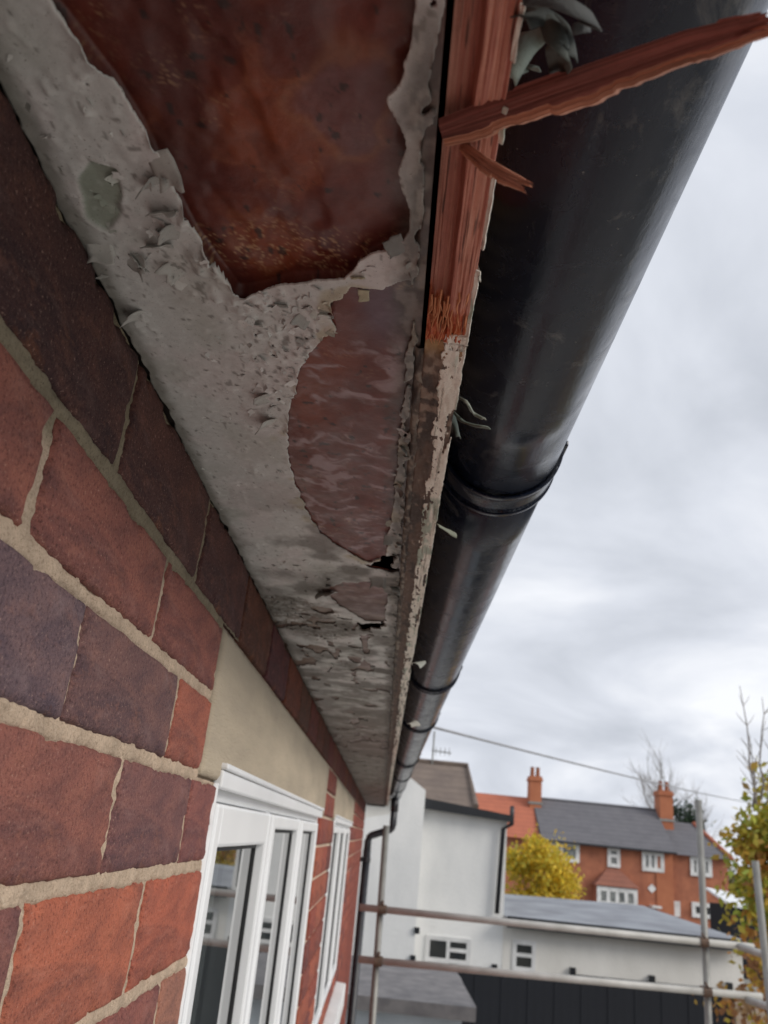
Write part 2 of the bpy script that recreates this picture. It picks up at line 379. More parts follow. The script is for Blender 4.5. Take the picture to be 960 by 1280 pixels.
def brick_geo(L, H, seed, ny, nz, back=-.05):
    def axis(n, half):
        e_ = min(.006, half*.3); t = np.linspace(-half+e_, half-e_, n-4)
        return np.concatenate([[-half, -half+e_*.33], t, [half-e_*.33, half]])
    ya = axis(ny, L/2); za = axis(nz, H/2)
    Yg, Zg = np.meshgrid(ya, za, indexing='ij')
    dy = L/2-np.abs(Yg); dz = H/2-np.abs(Zg)
    wob = .0009
    oy = fbm(Zg/.018+seed*3.1, Yg*0+np.sign(Yg)*5+seed, seed, 3)*wob*sstep(.012, 0, dy)
    oz = fbm(Yg/.018+seed*1.7, Zg*0+np.sign(Zg)*5+seed, seed+9, 3)*wob*sstep(.012, 0, dz)
    d = np.minimum(dy, dz); r = .0032+.0012*fbm(Yg/.02, Zg/.02, seed+4, 2)
    x = -.0032*np.clip(1-d/r, 0, 1)**2
    x = x+.0005*fbm(Yg/.03, Zg/.03, seed+2, 4)+.00025*fbm(Yg/.006, Zg/.006, seed+3, 2)
    chip = np.clip(fbm(Yg/.016, Zg/.016, seed+11, 3)-.18, 0, 1)*sstep(.012, 0, d); x = x-.010*chip
    V = np.stack([x, Yg+oy, Zg+oz], -1).reshape(-1, 3); n_, m_ = Yg.shape
    idx = np.arange(n_*m_).reshape(n_, m_)
    Fq = np.stack([idx[:-1, :-1], idx[1:, :-1], idx[1:, 1:], idx[:-1, 1:]], -1).reshape(-1, 4)
    ring = np.concatenate([idx[:, 0], idx[-1, 1:], idx[-2::-1, -1], idx[0, -2:0:-1]])
    B = V[ring].copy(); B[:, 0] = back; o = len(V)
    nr = len(ring); a = np.arange(nr); b_ = (a+1) % nr
    Fs = np.stack([ring[b_], ring[a], o+a, o+b_], -1)
    return np.concatenate([V, B]), np.concatenate([Fq, Fs])
cache = {}
near_n = far_n = 0
NEARCOL = {  # measured tones of the bricks one can read in the photograph (row, centre y) -> brick colour; row 0 has eaves shade painted in
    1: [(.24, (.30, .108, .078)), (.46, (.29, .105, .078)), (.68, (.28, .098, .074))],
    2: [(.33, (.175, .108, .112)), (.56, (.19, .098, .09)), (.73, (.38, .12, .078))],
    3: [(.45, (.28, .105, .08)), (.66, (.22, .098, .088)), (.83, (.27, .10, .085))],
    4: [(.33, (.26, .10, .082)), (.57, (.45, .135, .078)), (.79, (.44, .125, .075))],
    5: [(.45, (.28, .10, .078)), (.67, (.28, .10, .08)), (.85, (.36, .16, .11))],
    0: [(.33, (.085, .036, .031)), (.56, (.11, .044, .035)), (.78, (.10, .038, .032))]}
pal = [(.33, .085, .055), (.28, .08, .058), (.36, .10, .06), (.22, .07, .058), (.30, .075, .05), (.38, .11, .065)]
restV = MB()
for (i, y0, y1, z0, z1) in bricks:
    L, H = y1-y0, z1-z0; yc, zc = (y0+y1)/2, (z0+z1)/2
    near = .15 < y1 and y0 < .95 and zc > -.33
    vis = (y0 < 5.6 or i == 0) and (y1 > .1 and zc > -.75 and not (.95 < y0 and zc < -.62 and y0 < 2.4)) or (y0 < 5.6 and i == 0 and y1 > .1)
    if not vis:
        restV.box(-.04, .0, y0, y1, rel(z0), rel(z1)); continue
    if near:
        V, Fq = brick_geo(L, H, 100+near_n*7, 64 if L > .12 else 40, 30); near_n += 1
        me = None
    else:
        far_n += 1
        key = (round(L, 2), round(H, 3), far_n % 3)
        if key not in cache:
            V, Fq = brick_geo(L, H, 900+len(cache)*5, 9, 7); cache[key] = make('brick', V, Fq, 'brick').data
            bpy.data.objects.remove(bpy.data.objects[-1] if False else [o for o in COL.objects if o.data == cache[key]][0])
        me = cache[key]
    if me is None: o = make('brick', V, Fq, 'brick', None, smooth=True)
    else: o = link('brick', me, 'brick')
    o.parent = wall; o.matrix_parent_inverse = Matrix.Identity(4)
    wall_off = Vector(wall.matrix_parent_inverse.translation)
    o.location = (0, yc, rel(zc))
    c = random.choice(pal); v = random.uniform(.85, 1.12); c = tuple(min(1, q*v) for q in c)
    if i == 0: c = tuple(q*random.uniform(.36, .5) for q in c)  # top course darkened: shade under the eaves painted into the brick colour
    if near and i in NEARCOL:
        best = min(NEARCOL[i], key=lambda t: abs(t[0]-yc)); 
        if abs(best[0]-yc) < .12: c = best[1]
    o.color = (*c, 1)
rb = restV.build('brick_courses', 'brick', wall); rb.color = (.31, .083, .056, 1); rb['kind'] = 'stuff'
rb.parent = wall; rb.matrix_parent_inverse = Matrix.Identity(4)

# --- near mortar: a raked, smeared joint surface with its own relief
ym = np.arange(.16, .905, .0013); zm = np.arange(-.30, .2565, .0013)
Yg, Zg = np.meshgrid(ym, zm, indexing='ij'); sdm = np.full(Yg.shape, 1.0)
for (i, y0, y1, z0, z1) in bricks:
    if y1 < -.2 or y0 > 1.1 or z1 < -.5: continue
    q = np.maximum(np.abs(Yg-(y0+y1)/2)-(y1-y0)/2, np.abs(Zg-(z0+z1)/2)-(z1-z0)/2); sdm = np.minimum(sdm, q)
top = -.0019+.0012*fbm(Yg/.04, Zg/.02, 5, 3)+.0014*fbm(Yg/.006, Zg/.006, 6, 4)-.0025*np.clip(fbm(Yg/.005, Zg/.004, 12, 3)-.25, 0, 1)
slob = .75*np.clip(fbm(Yg/.035, Zg/.012, 8, 5)-.02, 0, 1)
xm = np.where(sdm > 0, top+.0012*slob, top+.0012*slob+sdm*(1.1-.8*slob))
xm = xm-.0032*np.exp(-(sdm/.0013)**2)*np.clip(fbm(Yg/.03, Zg/.03, 15, 4)+.15, 0, 1)*(1-slob)
xm = np.maximum(xm, -.0068)
keep = (Yg < .889)
idx = np.arange(Yg.size).reshape(Yg.shape)
Fq = np.stack([idx[:-1, :-1], idx[1:, :-1], idx[1:, 1:], idx[:-1, 1:]], -1).reshape(-1, 4)
# leave out the lintel's place
cy_ = (Yg[:-1, :-1]+Yg[1:, 1:]).ravel()/2; cz_ = (Zg[:-1, :-1]+Zg[1:, 1:]).ravel()/2
ok = ~((cy_ > LINT[0][0]-.002) & (cz_ > LZ0-.002) & (cz_ < LZ1+.002)) & (cy_ < .8885)
Fq = Fq[ok]
# top bed: greyer mortar, with the eaves' shade painted into its colour
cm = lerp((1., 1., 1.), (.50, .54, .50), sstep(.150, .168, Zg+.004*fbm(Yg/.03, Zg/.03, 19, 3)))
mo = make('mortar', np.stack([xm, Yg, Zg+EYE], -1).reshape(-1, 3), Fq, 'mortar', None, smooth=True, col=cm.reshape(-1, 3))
mo.parent = wall; mo.matrix_parent_inverse = Matrix.Identity(4)
for o in wall.children: pass

# --- lintels
for k, (a, b_) in enumerate(LINT):
    zt = LZ1-.002; zb = LZ0+.001
    ys = np.linspace(a+.0045, b_-.003, 240 if k == 0 else 60); zs_ = np.linspace(zb, zt, 26 if k == 0 else 8)
    Yg, Zg = np.meshgrid(ys, zs_, indexing='ij')
    d = np.minimum(np.minimum(Yg-ys[0], ys[-1]-Yg), np.minimum(Zg-zb, zt-Zg))
    x = .001-.003*np.clip(1-d/.004, 0, 1)**2+.0012*fbm(Yg/.05, Zg/.05, 41+k, 4)-.004*np.clip(fbm(Yg/.02, Zg/.02, 44, 3)-.25, 0, 1)*sstep(.014, 0, d)
    V = np.stack([x, Yg, Zg+EYE], -1).reshape(-1, 3); idx = np.arange(Yg.size).reshape(Yg.shape)
    Fq = np.stack([idx[:-1, :-1], idx[1:, :-1], idx[1:, 1:], idx[:-1, 1:]], -1).reshape(-1, 4)
    ring = np.concatenate([idx[:, 0], idx[-1, 1:], idx[-2::-1, -1], idx[0, -2:0:-1]]); Bv = V[ring].copy(); Bv[:, 0] = -.2; o_ = len(V); nr = len(ring)
    aa = np.arange(nr); bb = (aa+1) % nr
    make('lintel', np.concatenate([V, Bv]), np.concatenate([Fq, np.stack([ring[bb], ring[aa], o_+aa, o_+bb], -1)]), 'lintel_concrete', house, smooth=True)

# --- windows
def window(y0, y1, zb, nl, low_first):
    zt = LZ0; w = empty('window', (0, (y0+y1)/2, rel(zb)))
    w.parent = house; w.matrix_parent_inverse = Matrix.Translation(-Vector(house.location))
    base = Vector(w.location)
    def sub(mb, name, mat, bevel=.002):
        o = mb.build(name, mat, None, bevel=bevel); o.parent = w; o.matrix_parent_inverse = Matrix.Translation(-base); return o
    xf, xb = -.010, -.075; fw = .036
    f = MB()
    f.box(xb, xf, y0+.001, y0+fw, rel(zb), rel(zt)-.001); f.box(xb, xf, y1-fw, y1-.001, rel(zb), rel(zt)-.001)
    f.box(xb, xf-.0005, y0+fw, y1-fw, rel(zt)-fw*.5, rel(zt)-.001); f.box(xb, xf-.0005, y0+fw, y1-fw, rel(zb), rel(zb)+fw)
    lw = (y1-y0)/nl
    for k in range(1, nl): f.box(xb, xf-.001, y0+k*lw-.02, y0+k*lw+.02, rel(zb)+fw, rel(zt)-fw*.5)
    sub(f, 'frame', 'pvc_white', .003)
    for k in range(nl):
        a = y0+k*lw+(fw if k == 0 else .02)+.002; b_ = y0+(k+1)*lw-(fw if k == nl-1 else .02)-.002
        t_ = rel(zt)-fw*.5-.002; s_ = rel(zb)+fw+.002; sw = .030
        g = MB(); x0, x1 = -.065, -.004+(.0 if k else .002)
        ht = sw*.75+(.022 if k == 0 and low_first else 0)
        g.box(x0, x1, a, a+sw, s_, t_); g.box(x0, x1, b_-sw, b_, s_, t_); g.box(x0, x1-.0006, a+sw, b_-sw, t_-ht, t_); g.box(x0, x1-.0006, a+sw, b_-sw, s_, s_+sw)
        sub(g, 'sash', 'pvc_white', .004)
        q = MB(); gx = -.020
        q.box(gx-.004, gx+.003, a+sw, a+sw+.006, s_+sw, t_-ht); q.box(gx-.004, gx+.003, b_-sw-.006, b_-sw, s_+sw, t_-ht)
        q.box(gx-.004, gx+.003, a+sw+.006, b_-sw-.006, t_-ht-.006, t_-ht); q.box(gx-.004, gx+.003, a+sw+.006, b_-sw-.006, s_+sw, s_+sw+.006)
        sub(q, 'gasket', 'gasket', 0)
        p = MB(); p.add([(gx, a+sw+.002, s_+sw+.002), (gx, b_-sw-.002, s_+sw+.002), (gx, b_-sw-.002, t_-ht-.002), (gx, a+sw+.002, t_-ht-.002)], [(0, 1, 2, 3)])
        sub(p, 'pane', 'glass', 0)
    # curtain hanging behind the panes
    ys = np.linspace(y0+.02, y1-.02, 160); xs = -.16+.012*np.sin(ys*70)+.006*np.sin(ys*31)
    V = np.concatenate([np.stack([xs, ys, np.full_like(ys, rel(zb))], -1), np.stack([xs, ys, np.full_like(ys, rel(zt))], -1)]); k = len(ys); aa = np.arange(k-1)
    o = make('curtain', V, np.stack([aa, aa+1, aa+k+1, aa+k], -1), 'curtain', None, smooth=True); o.parent = w; o.matrix_parent_inverse = Matrix.Translation(-base)
    # head trim over the lintel's lower edge and the sill
    t = MB(); t.box(-.006, .0035, y0+.006, y1-.03, rel(zt)-.006, rel(zt)+.012); t.box(-.006, .0075, y0+.006, y1-.03, rel(zt)+.0125, rel(zt)+.019)
    sub(t, 'head_trim', 'pvc_white', .002)
    s2 = MB(); s2.add([(-.24, y0-.05, rel(zb)-.002), (.05, y0-.05, rel(zb)-.03), (.05, y1+.05, rel(zb)-.03), (-.24, y1+.05, rel(zb)-.002),
                       (-.24, y0-.05, rel(zb)-.13), (.05, y0-.05, rel(zb)-.13), (.05, y1+.05, rel(zb)-.13), (-.24, y1+.05, rel(zb)-.13)],
                      [(0, 1, 2, 3), (4, 7, 6, 5), (0, 4, 5, 1), (1, 5, 6, 2), (2, 6, 7, 3), (3, 7, 4, 0)])
    sub(s2, 'sill', 'frame_white', .004)
    # white bead of sealant smeared along the near jamb
    zz_ = np.linspace(rel(zb), rel(zt)-.002, 300); wv = .004+.0035*fbm(zz_/.03, zz_*0+y0, 3, 4)+.004*np.clip(fbm(zz_/.05, zz_*0, 8, 3), 0, 1)
    V = np.concatenate([np.stack([np.full_like(zz_, -.012), np.full_like(zz_, y0+.004), zz_], -1), np.stack([.0016+.0004*wv, y0+0*zz_+.0012, zz_], -1), np.stack([np.full_like(zz_, .0013), y0-wv, zz_], -1), np.stack([np.full_like(zz_, -.004), y0-wv-.001, zz_], -1)])
    k = len(zz_); aa = np.arange(k-1); Fq = np.concatenate([np.stack([aa+j*k, aa+(j+1)*k, aa+(j+1)*k+1, aa+j*k+1], -1) for j in range(3)])
    o = make('sealant', V, Fq, 'pvc_white', None, smooth=True); o.parent = w; o.matrix_parent_inverse = Matrix.Translation(-base)
    return w
w1 = window(*W1, 3, True); w2 = window(*W2, 3, False)

# --- soffit: a rust-stained board and the paint film that is coming off it
def spoly(pts): return np.array([at_z(px, py, rel(ZS))[:2] for px, py in pts])
def poly_sdf(P, X, Y):
    d = np.full(X.shape, 1e9); inside = np.zeros(X.shape, bool); n_ = len(P)
    for i in range(n_):
        a, b_ = P[i], P[(i+1) % n_]; e_ = b_-a; wx, wy = X-a[0], Y-a[1]
        t = np.clip((wx*e_[0]+wy*e_[1])/(e_@e_), 0, 1); d = np.minimum(d, (wx-e_[0]*t)**2+(wy-e_[1]*t)**2)
        c1 = (a[1] > Y) != (b_[1] > Y)
        with np.errstate(divide='ignore', invalid='ignore'): c2 = X < (b_[0]-a[0])*(Y-a[1])/(b_[1]-a[1]+1e-15)+a[0]
        inside ^= (c1 & c2)
    d = np.sqrt(d); return np.where(inside, -d, d)
PU = spoly([(-60, -160), (55, -8), (105, 55), (150, 112), (182, 165), (218, 240), (252, 302), (300, 366), (330, 362), (362, 354), (428, 350), (452, 326), (505, 300), (512, 270), (500, 215), (508, 175), (482, 125), (502, 98), (514, 55), (520, -10), (540, -160)])
PO = spoly([(418, 412), (395, 428), (375, 465), (363, 510), (358, 560), (368, 605), (385, 640), (398, 665), (430, 688), (460, 704), (482, 697), (490, 640), (498, 560), (506, 490), (505, 440), (518, 420), (520, 380), (512, 350), (480, 362), (440, 360), (416, 378), (408, 398)])
PS = spoly([(402, 738), (430, 728), (470, 726), (484, 742), (481, 778), (455, 776), (425, 757)])
H1 = spoly([(448, 702), (464, 706), (484, 696), (496, 694), (492, 706), (500, 716), (482, 714), (462, 711)])
H2 = spoly([(444, 778), (474, 779), (482, 776), (478, 788), (466, 786), (452, 790)])
PG = spoly([(98, 222), (112, 200), (130, 207), (146, 210), (153, 240), (149, 272), (132, 288), (108, 272)])
PW = spoly([(330, 745), (370, 748), (420, 765), (440, 795), (400, 800), (352, 782)])     # rough flaky patch
xs = D+np.linspace(-.1775, -.0032, 152)
vlist = list(np.arange(-3.0, .12, .03))+list(np.arange(.12, .42, .00115)); v = vlist[-1]
while v < HY1: v += .0027*v; vlist.append(min(v, HY1))
ysf = np.array(vlist)
Xg, Yg = np.meshgrid(xs, ysf, indexing='ij')
dU, dO, dS = poly_sdf(PU, Xg, Yg), poly_sdf(PO, Xg, Yg), poly_sdf(PS, Xg, Yg); dH = np.minimum(poly_sdf(H1, Xg, Yg), poly_sdf(H2, Xg, Yg)); dG = poly_sdf(PG, Xg, Yg); dW = poly_sdf(PW, Xg, Yg)
nz1 = fbm(Xg/.011, Yg/.011, 61, 4); nz2 = fbm(Xg/.004, Yg/.004, 66, 3); big = fbm(Xg/.05, Yg/.07, 71, 4)
near_w = sstep(1.2, .9, Yg)
# small scattered losses, denser in the crackled zones
zoneA = np.exp(-(((Xg-at_z(365, 450, rel(ZS))[0])/.030)**2+((Yg-at_z(365, 450, rel(ZS))[1])/.06)**2))
pit = fbm(Xg/.0042, Yg/.0042, 91, 2)-(.66-.24*zoneA-.28*sstep(.012, 0, dW))
far_loss = fbm(Xg/.025, Yg/.07, 95, 4)-.36-(1-sstep(.85, 1.1, Yg))*2
far_streak = fbm(Xg/.08, Yg/.06, 97, 4)-.46-(1-sstep(.80, 1.0, Yg))*2
edge_r = (D-.0032-Xg)                                   # distance to the fascia side
rag = fbm(Xg/.006, Yg/.012, 99, 4)*.006+.004-edge_r      # ragged right margin: >0 where lost
ragw = fbm(Yg/.02, Xg*0, 101, 4)*.003-.001-(Xg+.001)     # ragged margin along the brickwork
lft = sstep(D-.05, D-.09, Xg)
sdf = np.minimum.reduce([dU+nz1*(.0016-.0006*lft)+nz2*.0007, dO+nz1*.0025+nz2*.0012, dS+nz1*.003+nz2*.001, dH+nz1*.006+nz2*.003, -pit*.006, -far_loss*.02, -far_streak*.02, -rag, -ragw])
dmain = np.minimum(dU, np.minimum(dO, dS))
thick = .0016+.0012*sstep(.0, .6, big)
# board surface: deeper in the big opening, broken right through at the two holes
zb = rel(ZS)+thick+.0070*sstep(.0065, .0030, dU)+.0004*fbm(Xg/.02, Yg/.03, 111, 4)+.00025*fbm(Xg/.005, Yg/.006, 113, 3)
zb = zb+.0016*sstep(.0, .5, fbm(Xg/.022, Yg/.03, 117, 3))*sstep(.01, -.01, dU)
curl_zone = .35+1.6*np.exp(-(np.maximum(dU, 0)/.02)**2)*sstep(.20, .24, Yg)*sstep(D-.06, D-.09, Xg)+.8*np.exp(-((Yg-.47)/.06)**2-((Xg-(D-.088))/.02)**2)
curl = np.exp(-np.maximum(sdf, 0)/.0040)*np.clip(fbm(Xg/.012, Yg/.012, 121, 3)+.12, 0, 1)*.0058*curl_zone*near_w
zoneB = np.exp(-(((Xg-at_z(215, 300, rel(ZS))[0])/.022)**2+((Yg-at_z(215, 300, rel(ZS))[1])/.06)**2))
blis = np.clip(fbm(Xg/.014, Yg/.018, 131, 3)-.22, 0, 1)*.0045*(.10+.7*zoneA+zoneB)+np.clip(fbm(Xg/.005, Yg/.005, 133, 2)-.34, 0, 1)*.0020*(.03+1.0*zoneA+.2*zoneB)
gi = sstep(.0006, -.0006, dG+nz2*.0008)
far_rough = sstep(.75, 1.1, Yg)*.0008*fbm(Xg/.012, Yg/.03, 137, 4)
zp = rel(ZS)-curl-blis*(1-gi)+gi*.0010-np.exp(-np.abs(dG)/.003)*(1-gi)*.0022*np.clip(.3+nz1, 0, 1)+.0005*big+far_rough-.0012*sstep(.01, 0, dW)*nz2
# colours of board and paint film; a sheen is painted on the oval
nn = lambda s, sx, sy, o=4: fbm(Xg/sx, Yg/sy, s, o)
wx = .014*pfbm(Xg/.03, Yg/.03, 501, 3); wy = .014*pfbm(Xg/.03, Yg/.03, 503, 3)
def spot(px, py, rx, ry): c_ = at_z(px, py, rel(ZS)); return np.exp(-(((Xg+.9*wx-c_[0])/rx)**2+((Yg+.9*wy-c_[1])/ry)**2))
def wn_(sd_, sx, sy, o=5): return pfbm((Xg+wx)/sx, (Yg+wy)/sy, sd_, o)
cb = lerp((.155, .034, .022), (.105, .023, .018), sstep(-.3, .3, wn_(201, .034, .034)))
org = .55*wn_(203, .035, .036)+.55*spot(330, 190, .024, .045)+.35*spot(300, 320, .03, .02)
cb = lerp(cb, (.235, .056, .024), sstep(.02, .55, org)); cb = lerp(cb, (.34, .12, .055), np.exp(-((org-.30)/.035)**2)*.3)
cb = lerp(cb, (.075, .017, .014), np.clip(1.0*spot(205, 130, .014, .07)+.7*spot(280, 15, .03, .02)+.35*sstep(.10, .4, wn_(205, .022, .022)), 0, .8))  # darker maroon along the opening's wall-side edge, plus mottling
pz = spot(430, 150, .018, .024)*(1+.30*pfbm(Xg/.012, Yg/.012, 505, 4))
cb = lerp(cb, (.155, .062, .060), sstep(.25, .55, pz)*.8); cb = lerp(cb, (.15, .06, .055), np.clip(.8*spot(480, 250, .016, .04), 0, .8)); ring_ = np.exp(-((pz-.32)/.09)**2); cb = lerp(cb, (.30, .13, .065), ring_*.4)
iso = wn_(507, .028, .028); cb = lerp(cb, (.07, .02, .014), np.exp(-((iso-.16)/.02)**2)*.3)
fine = nn(509, .0016, .0016, 3); cb = cb*(1+.12*fine)[..., None]
isO = sstep(.004, -.002, np.minimum(dO, dS)); shn = .8*pfbm((Xg+1.2*wx)/.024, (Yg+1.2*wy)/.016, 211, 5)+.20*spot(410, 590, .02, .05)+.24*spot(495, 470, .008, .04)+.1*spot(440, 660, .03, .03); sheen = sstep(.06, .42, shn)  # pale glossy sheen painted into the lower bare patches' colour
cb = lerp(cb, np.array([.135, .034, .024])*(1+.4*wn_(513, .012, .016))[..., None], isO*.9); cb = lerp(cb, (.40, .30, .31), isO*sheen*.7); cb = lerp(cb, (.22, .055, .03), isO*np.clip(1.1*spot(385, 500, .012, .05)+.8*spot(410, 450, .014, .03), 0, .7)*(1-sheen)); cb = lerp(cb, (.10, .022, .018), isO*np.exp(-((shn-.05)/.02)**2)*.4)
pu = isO*np.exp(-(((Xg-at_z(480, 390, rel(ZS))[0])/.013)**2+((Yg-at_z(480, 390, rel(ZS))[1])/.03)**2)); cb = lerp(cb, (.13, .080, .105), np.clip(pu*1.2, 0, .9))
spk = sstep(.15, .42, nn(221, .0013, .0013, 2))*sstep(.0, .5, .5*nn(223, .02, .02)+.75*np.exp(-((Yg-.338)/.016)**2)-.05); cb = lerp(cb, (.55, .36, .20), spk*.6)
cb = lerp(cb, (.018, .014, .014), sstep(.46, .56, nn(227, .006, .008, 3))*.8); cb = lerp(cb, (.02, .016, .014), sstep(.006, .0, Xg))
farb = sstep(.82, 1.05, Yg); cb = lerp(cb, lerp((.10, .055, .04), (.18, .13, .10), sstep(-.2, .3, nn(229, .03, .02))), farb)
# mouldy, sooty strip by the fascia
strip = sstep(.022, .006, edge_r+.006*nn(231, .01, .02))*sstep(.2, .26, Yg+.03); cb = lerp(cb, lerp((.06, .052, .045), (.17, .15, .13), sstep(-.1, .4, nn(233, .006, .01))), strip*.85)
cp = lerp((.56, .555, .535), (.58, .545, .53), sstep(-.2, .3, nn(241, .03, .05)))
cp = lerp(cp, (.45, .45, .415), sstep(.05, .5, nn(243, .05, .05))*.7)
cp = lerp(cp, (.29, .32, .265), gi)
cp = lerp(cp, (.72, .71, .68), np.exp(-np.maximum(sdf, 0)/.0012)*.55)
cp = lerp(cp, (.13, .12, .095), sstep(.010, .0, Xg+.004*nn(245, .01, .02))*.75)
cp = lerp(cp, (.20, .17, .14), sstep(.012, 0, dW)*sstep(-.3, .2, nn(251, .006, .006))*.8)
cp = lerp(cp, (.42, .36, .22), sstep(.1, .4, nn(253, .02, .02)*np.exp(-(np.maximum(dO, 0)/.012)**2))*.6)
soot = sstep(.30, .03, edge_r*1.0)*sstep(.55, .8, Yg)*sstep(-.25, .35, nn(255, .03, .035)+.25*sstep(.8, 2., Yg)); cp = lerp(cp, (.13, .115, .10), soot*.85)
stre = sstep(.08, .42, fbm(Xg/.10, Yg/.07, 257, 5))*sstep(.78, .95, Yg); cp = lerp(cp, (.10, .09, .075), stre*.65)
cp = lerp(cp, (.21, .18, .15), sstep(1.3, 2.6, Yg)*.7)
cp = lerp(cp, lerp((.07, .06, .05), (.20, .18, .155), sstep(-.1, .35, nn(259, .005, .008))), strip*.8)
dk = sstep(.44, .56, nn(261, .003, .005, 2)+.26*zoneA+.08*zoneB); cp = lerp(cp, (.12, .105, .09), dk*.6)

idx = np.arange(Xg.size).reshape(Xg.shape)
Q = np.stack([idx[:-1, :-1], idx[:-1, 1:], idx[1:, 1:], idx[1:, :-1]], -1).reshape(-1, 4)     # faces look down
hole = (dH+nz1*.005+nz2*.003)
kb = (hole.ravel()[Q] > 0).any(1)
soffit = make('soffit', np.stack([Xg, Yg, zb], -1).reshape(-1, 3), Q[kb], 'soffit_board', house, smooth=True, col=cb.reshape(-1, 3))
soffit['label'] = 'bare rust brown soffit board showing where the grey paint has come off'
gx_ = np.gradient(sdf, xs, axis=0); gy_ = np.gradient(sdf, ysf, axis=1); g2 = np.maximum(gx_**2+gy_**2, .05)
neg = sdf < 0
stepx = np.clip(-sdf*gx_/g2, -.0012, .0012)*neg; cell = np.gradient(ysf)[None, :]; stepy = np.clip(-sdf*gy_/g2, -cell, cell)*neg
kp = (sdf.ravel()[Q] > 0).sum(1) >= 2
PV = np.stack([Xg+stepx, Yg+stepy, zp], -1).reshape(-1, 3); Fp = Q[kp]
ed = np.concatenate([Fp[:, [0, 1]], Fp[:, [1, 2]], Fp[:, [2, 3]], Fp[:, [3, 0]]]); key = np.sort(ed, 1); kk = key[:, 0].astype(np.int64)*Xg.size+key[:, 1]
_, inv, cnt = np.unique(kk, return_inverse=True, return_counts=True); be = ed[cnt[inv] == 1]
bv = np.unique(be); mp_ = np.full(Xg.size, -1); mp_[bv] = np.arange(len(bv))+Xg.size
UV_ = PV[bv].copy(); UV_[:, 2] = np.minimum(zb.ravel()[bv]+.0005, UV_[:, 2]+.0012)
sk = np.stack([be[:, 1], be[:, 0], mp_[be[:, 0]], mp_[be[:, 1]]], -1)
colp = np.concatenate([cp.reshape(-1, 3), cp.reshape(-1, 3)[bv]*.8])
AV = np.concatenate([PV, UV_]); AF = np.concatenate([Fp, sk]); used = np.unique(AF); rm = np.full(len(AV), 0); rm[used] = np.arange(len(used))
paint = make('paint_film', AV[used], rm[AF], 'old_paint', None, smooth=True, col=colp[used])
paint['label'] = 'cracked grey paint film peeling off the soffit'
def under(o, p): o.parent = p; o.matrix_parent_inverse = Matrix.Identity(4); return o
under(paint, soffit)
# flakes: small curls hanging from the film (uncountable), and the larger ones one by one
def flake(cx_, cy_, size, ang, curl_, asp, seed, n_=5, drop=0.0):
    a = np.linspace(-.5, .5, n_); A, B = np.meshgrid(a, a, indexing='ij')
    shp = 1-.35*np.abs(vnoise(A*3+seed, B*3, seed)); u = A*size*shp; vv = (B+.5)*size*asp*shp
    th = curl_*(vv/(size*asp)); rr = size*asp/max(abs(curl_), .05)
    yy = rr*np.sin(th); zd = rr*(1-np.cos(th)); u = u+.12*size*vnoise(B*2.3+seed, A*0, seed+3); zd = zd+.10*size*vnoise(A*2+seed, B*2, seed+5)*(B+.5)
    ca, sa = math.cos(ang), math.sin(ang)
    V = np.stack([cx_+ca*u-sa*yy, cy_+sa*u+ca*yy, np.full_like(u, rel(ZS)+.0004-drop)-zd], -1).reshape(-1, 3)
    i_ = np.arange(n_*n_).reshape(n_, n_); Fq = np.stack([i_[:-1, :-1], i_[:-1, 1:], i_[1:, 1:], i_[1:, :-1]], -1).reshape(-1, 4)
    return V, Fq
fV, fF, fC = [], [], []; o_ = 0
zones = [((300, 420), (362, 520), 170, .0050), ((100, 300), (150, 420), 60, .0055), ((230, 360), (400, 640), 90, .0034), ((325, 470), (700, 800), 120, .0052), ((400, 520), (290, 345), 22, .006), ((485, 512), (520, 760), 70, .0055), ((0, 160), (60, 260), 26, .004), ((380, 490), (800, 860), 70, .006)]
for (xa, xb_), (ya, yb), cnt_, sz in zones:
    for _ in range(cnt_):
        p = at_z(random.uniform(xa, xb_), random.uniform(ya, yb), rel(ZS)); i0 = int(np.clip(np.searchsorted(xs, p[0]), 1, len(xs)-2)); j0 = int(np.clip(np.searchsorted(ysf, p[1]), 1, len(ysf)-2))
        if not (xs[0] < p[0] < xs[-1]) or sdf[i0, j0] < .0003: continue
        V, Fq = flake(p[0], p[1], sz*random.uniform(.5, 1.3), random.uniform(0, 6.28), random.uniform(.3, 1.5), random.uniform(.4, 1.3), random.randrange(9999), 5)
        V[:, 2] += zp[i0, j0]-rel(ZS)
        fV.append(V); fF.append(Fq+o_); o_ += len(V); c = cp[i0, j0]*random.uniform(.85, 1.25); fC.append(np.tile(c, (len(V), 1)))
fl = make('paint_chips', np.concatenate(fV), np.concatenate(fF), 'old_paint', None, smooth=True, col=np.concatenate(fC)); under(fl, soffit); fl['kind'] = 'stuff'
BIG = [(118, 300, 25, 1.5, .9), (150, 318, 28, 1.1, 1.0), (163, 330, 20, 1.4, 1.2), (196, 190, 26, 1.2, 1.4), (208, 232, 22, 1.6, 1.3), (214, 276, 26, 1.3, 1.1), (236, 296, 24, 1.2, 1.3), (205, 318, 26, 1.0, 1.0), (232, 330, 22, 1.0, 1.2), (190, 400, 24, 1.0, 1.1),
       (350, 385, 14, 1.3, 1), (385, 392, 18, 1.4, 1), (404, 398, 16, 1.2, 1), (346, 500, 20, 1.0, 1.2), (352, 530, 22, 1.3, 1.3), (448, 352, 13, 1.2, 1), (455, 364, 11, 1.2, 1), (505, 304, 24, .9, .8), (415, 742, 20, 1.2, .9), (470, 722, 16, 1.4, 1), (490, 735, 10, 1.7, 1.3), (497, 560, 9, 1.6, 1.6), (494, 610, 8, 1.8, 1.6), (488, 668, 9, 1.6, 1.4)]
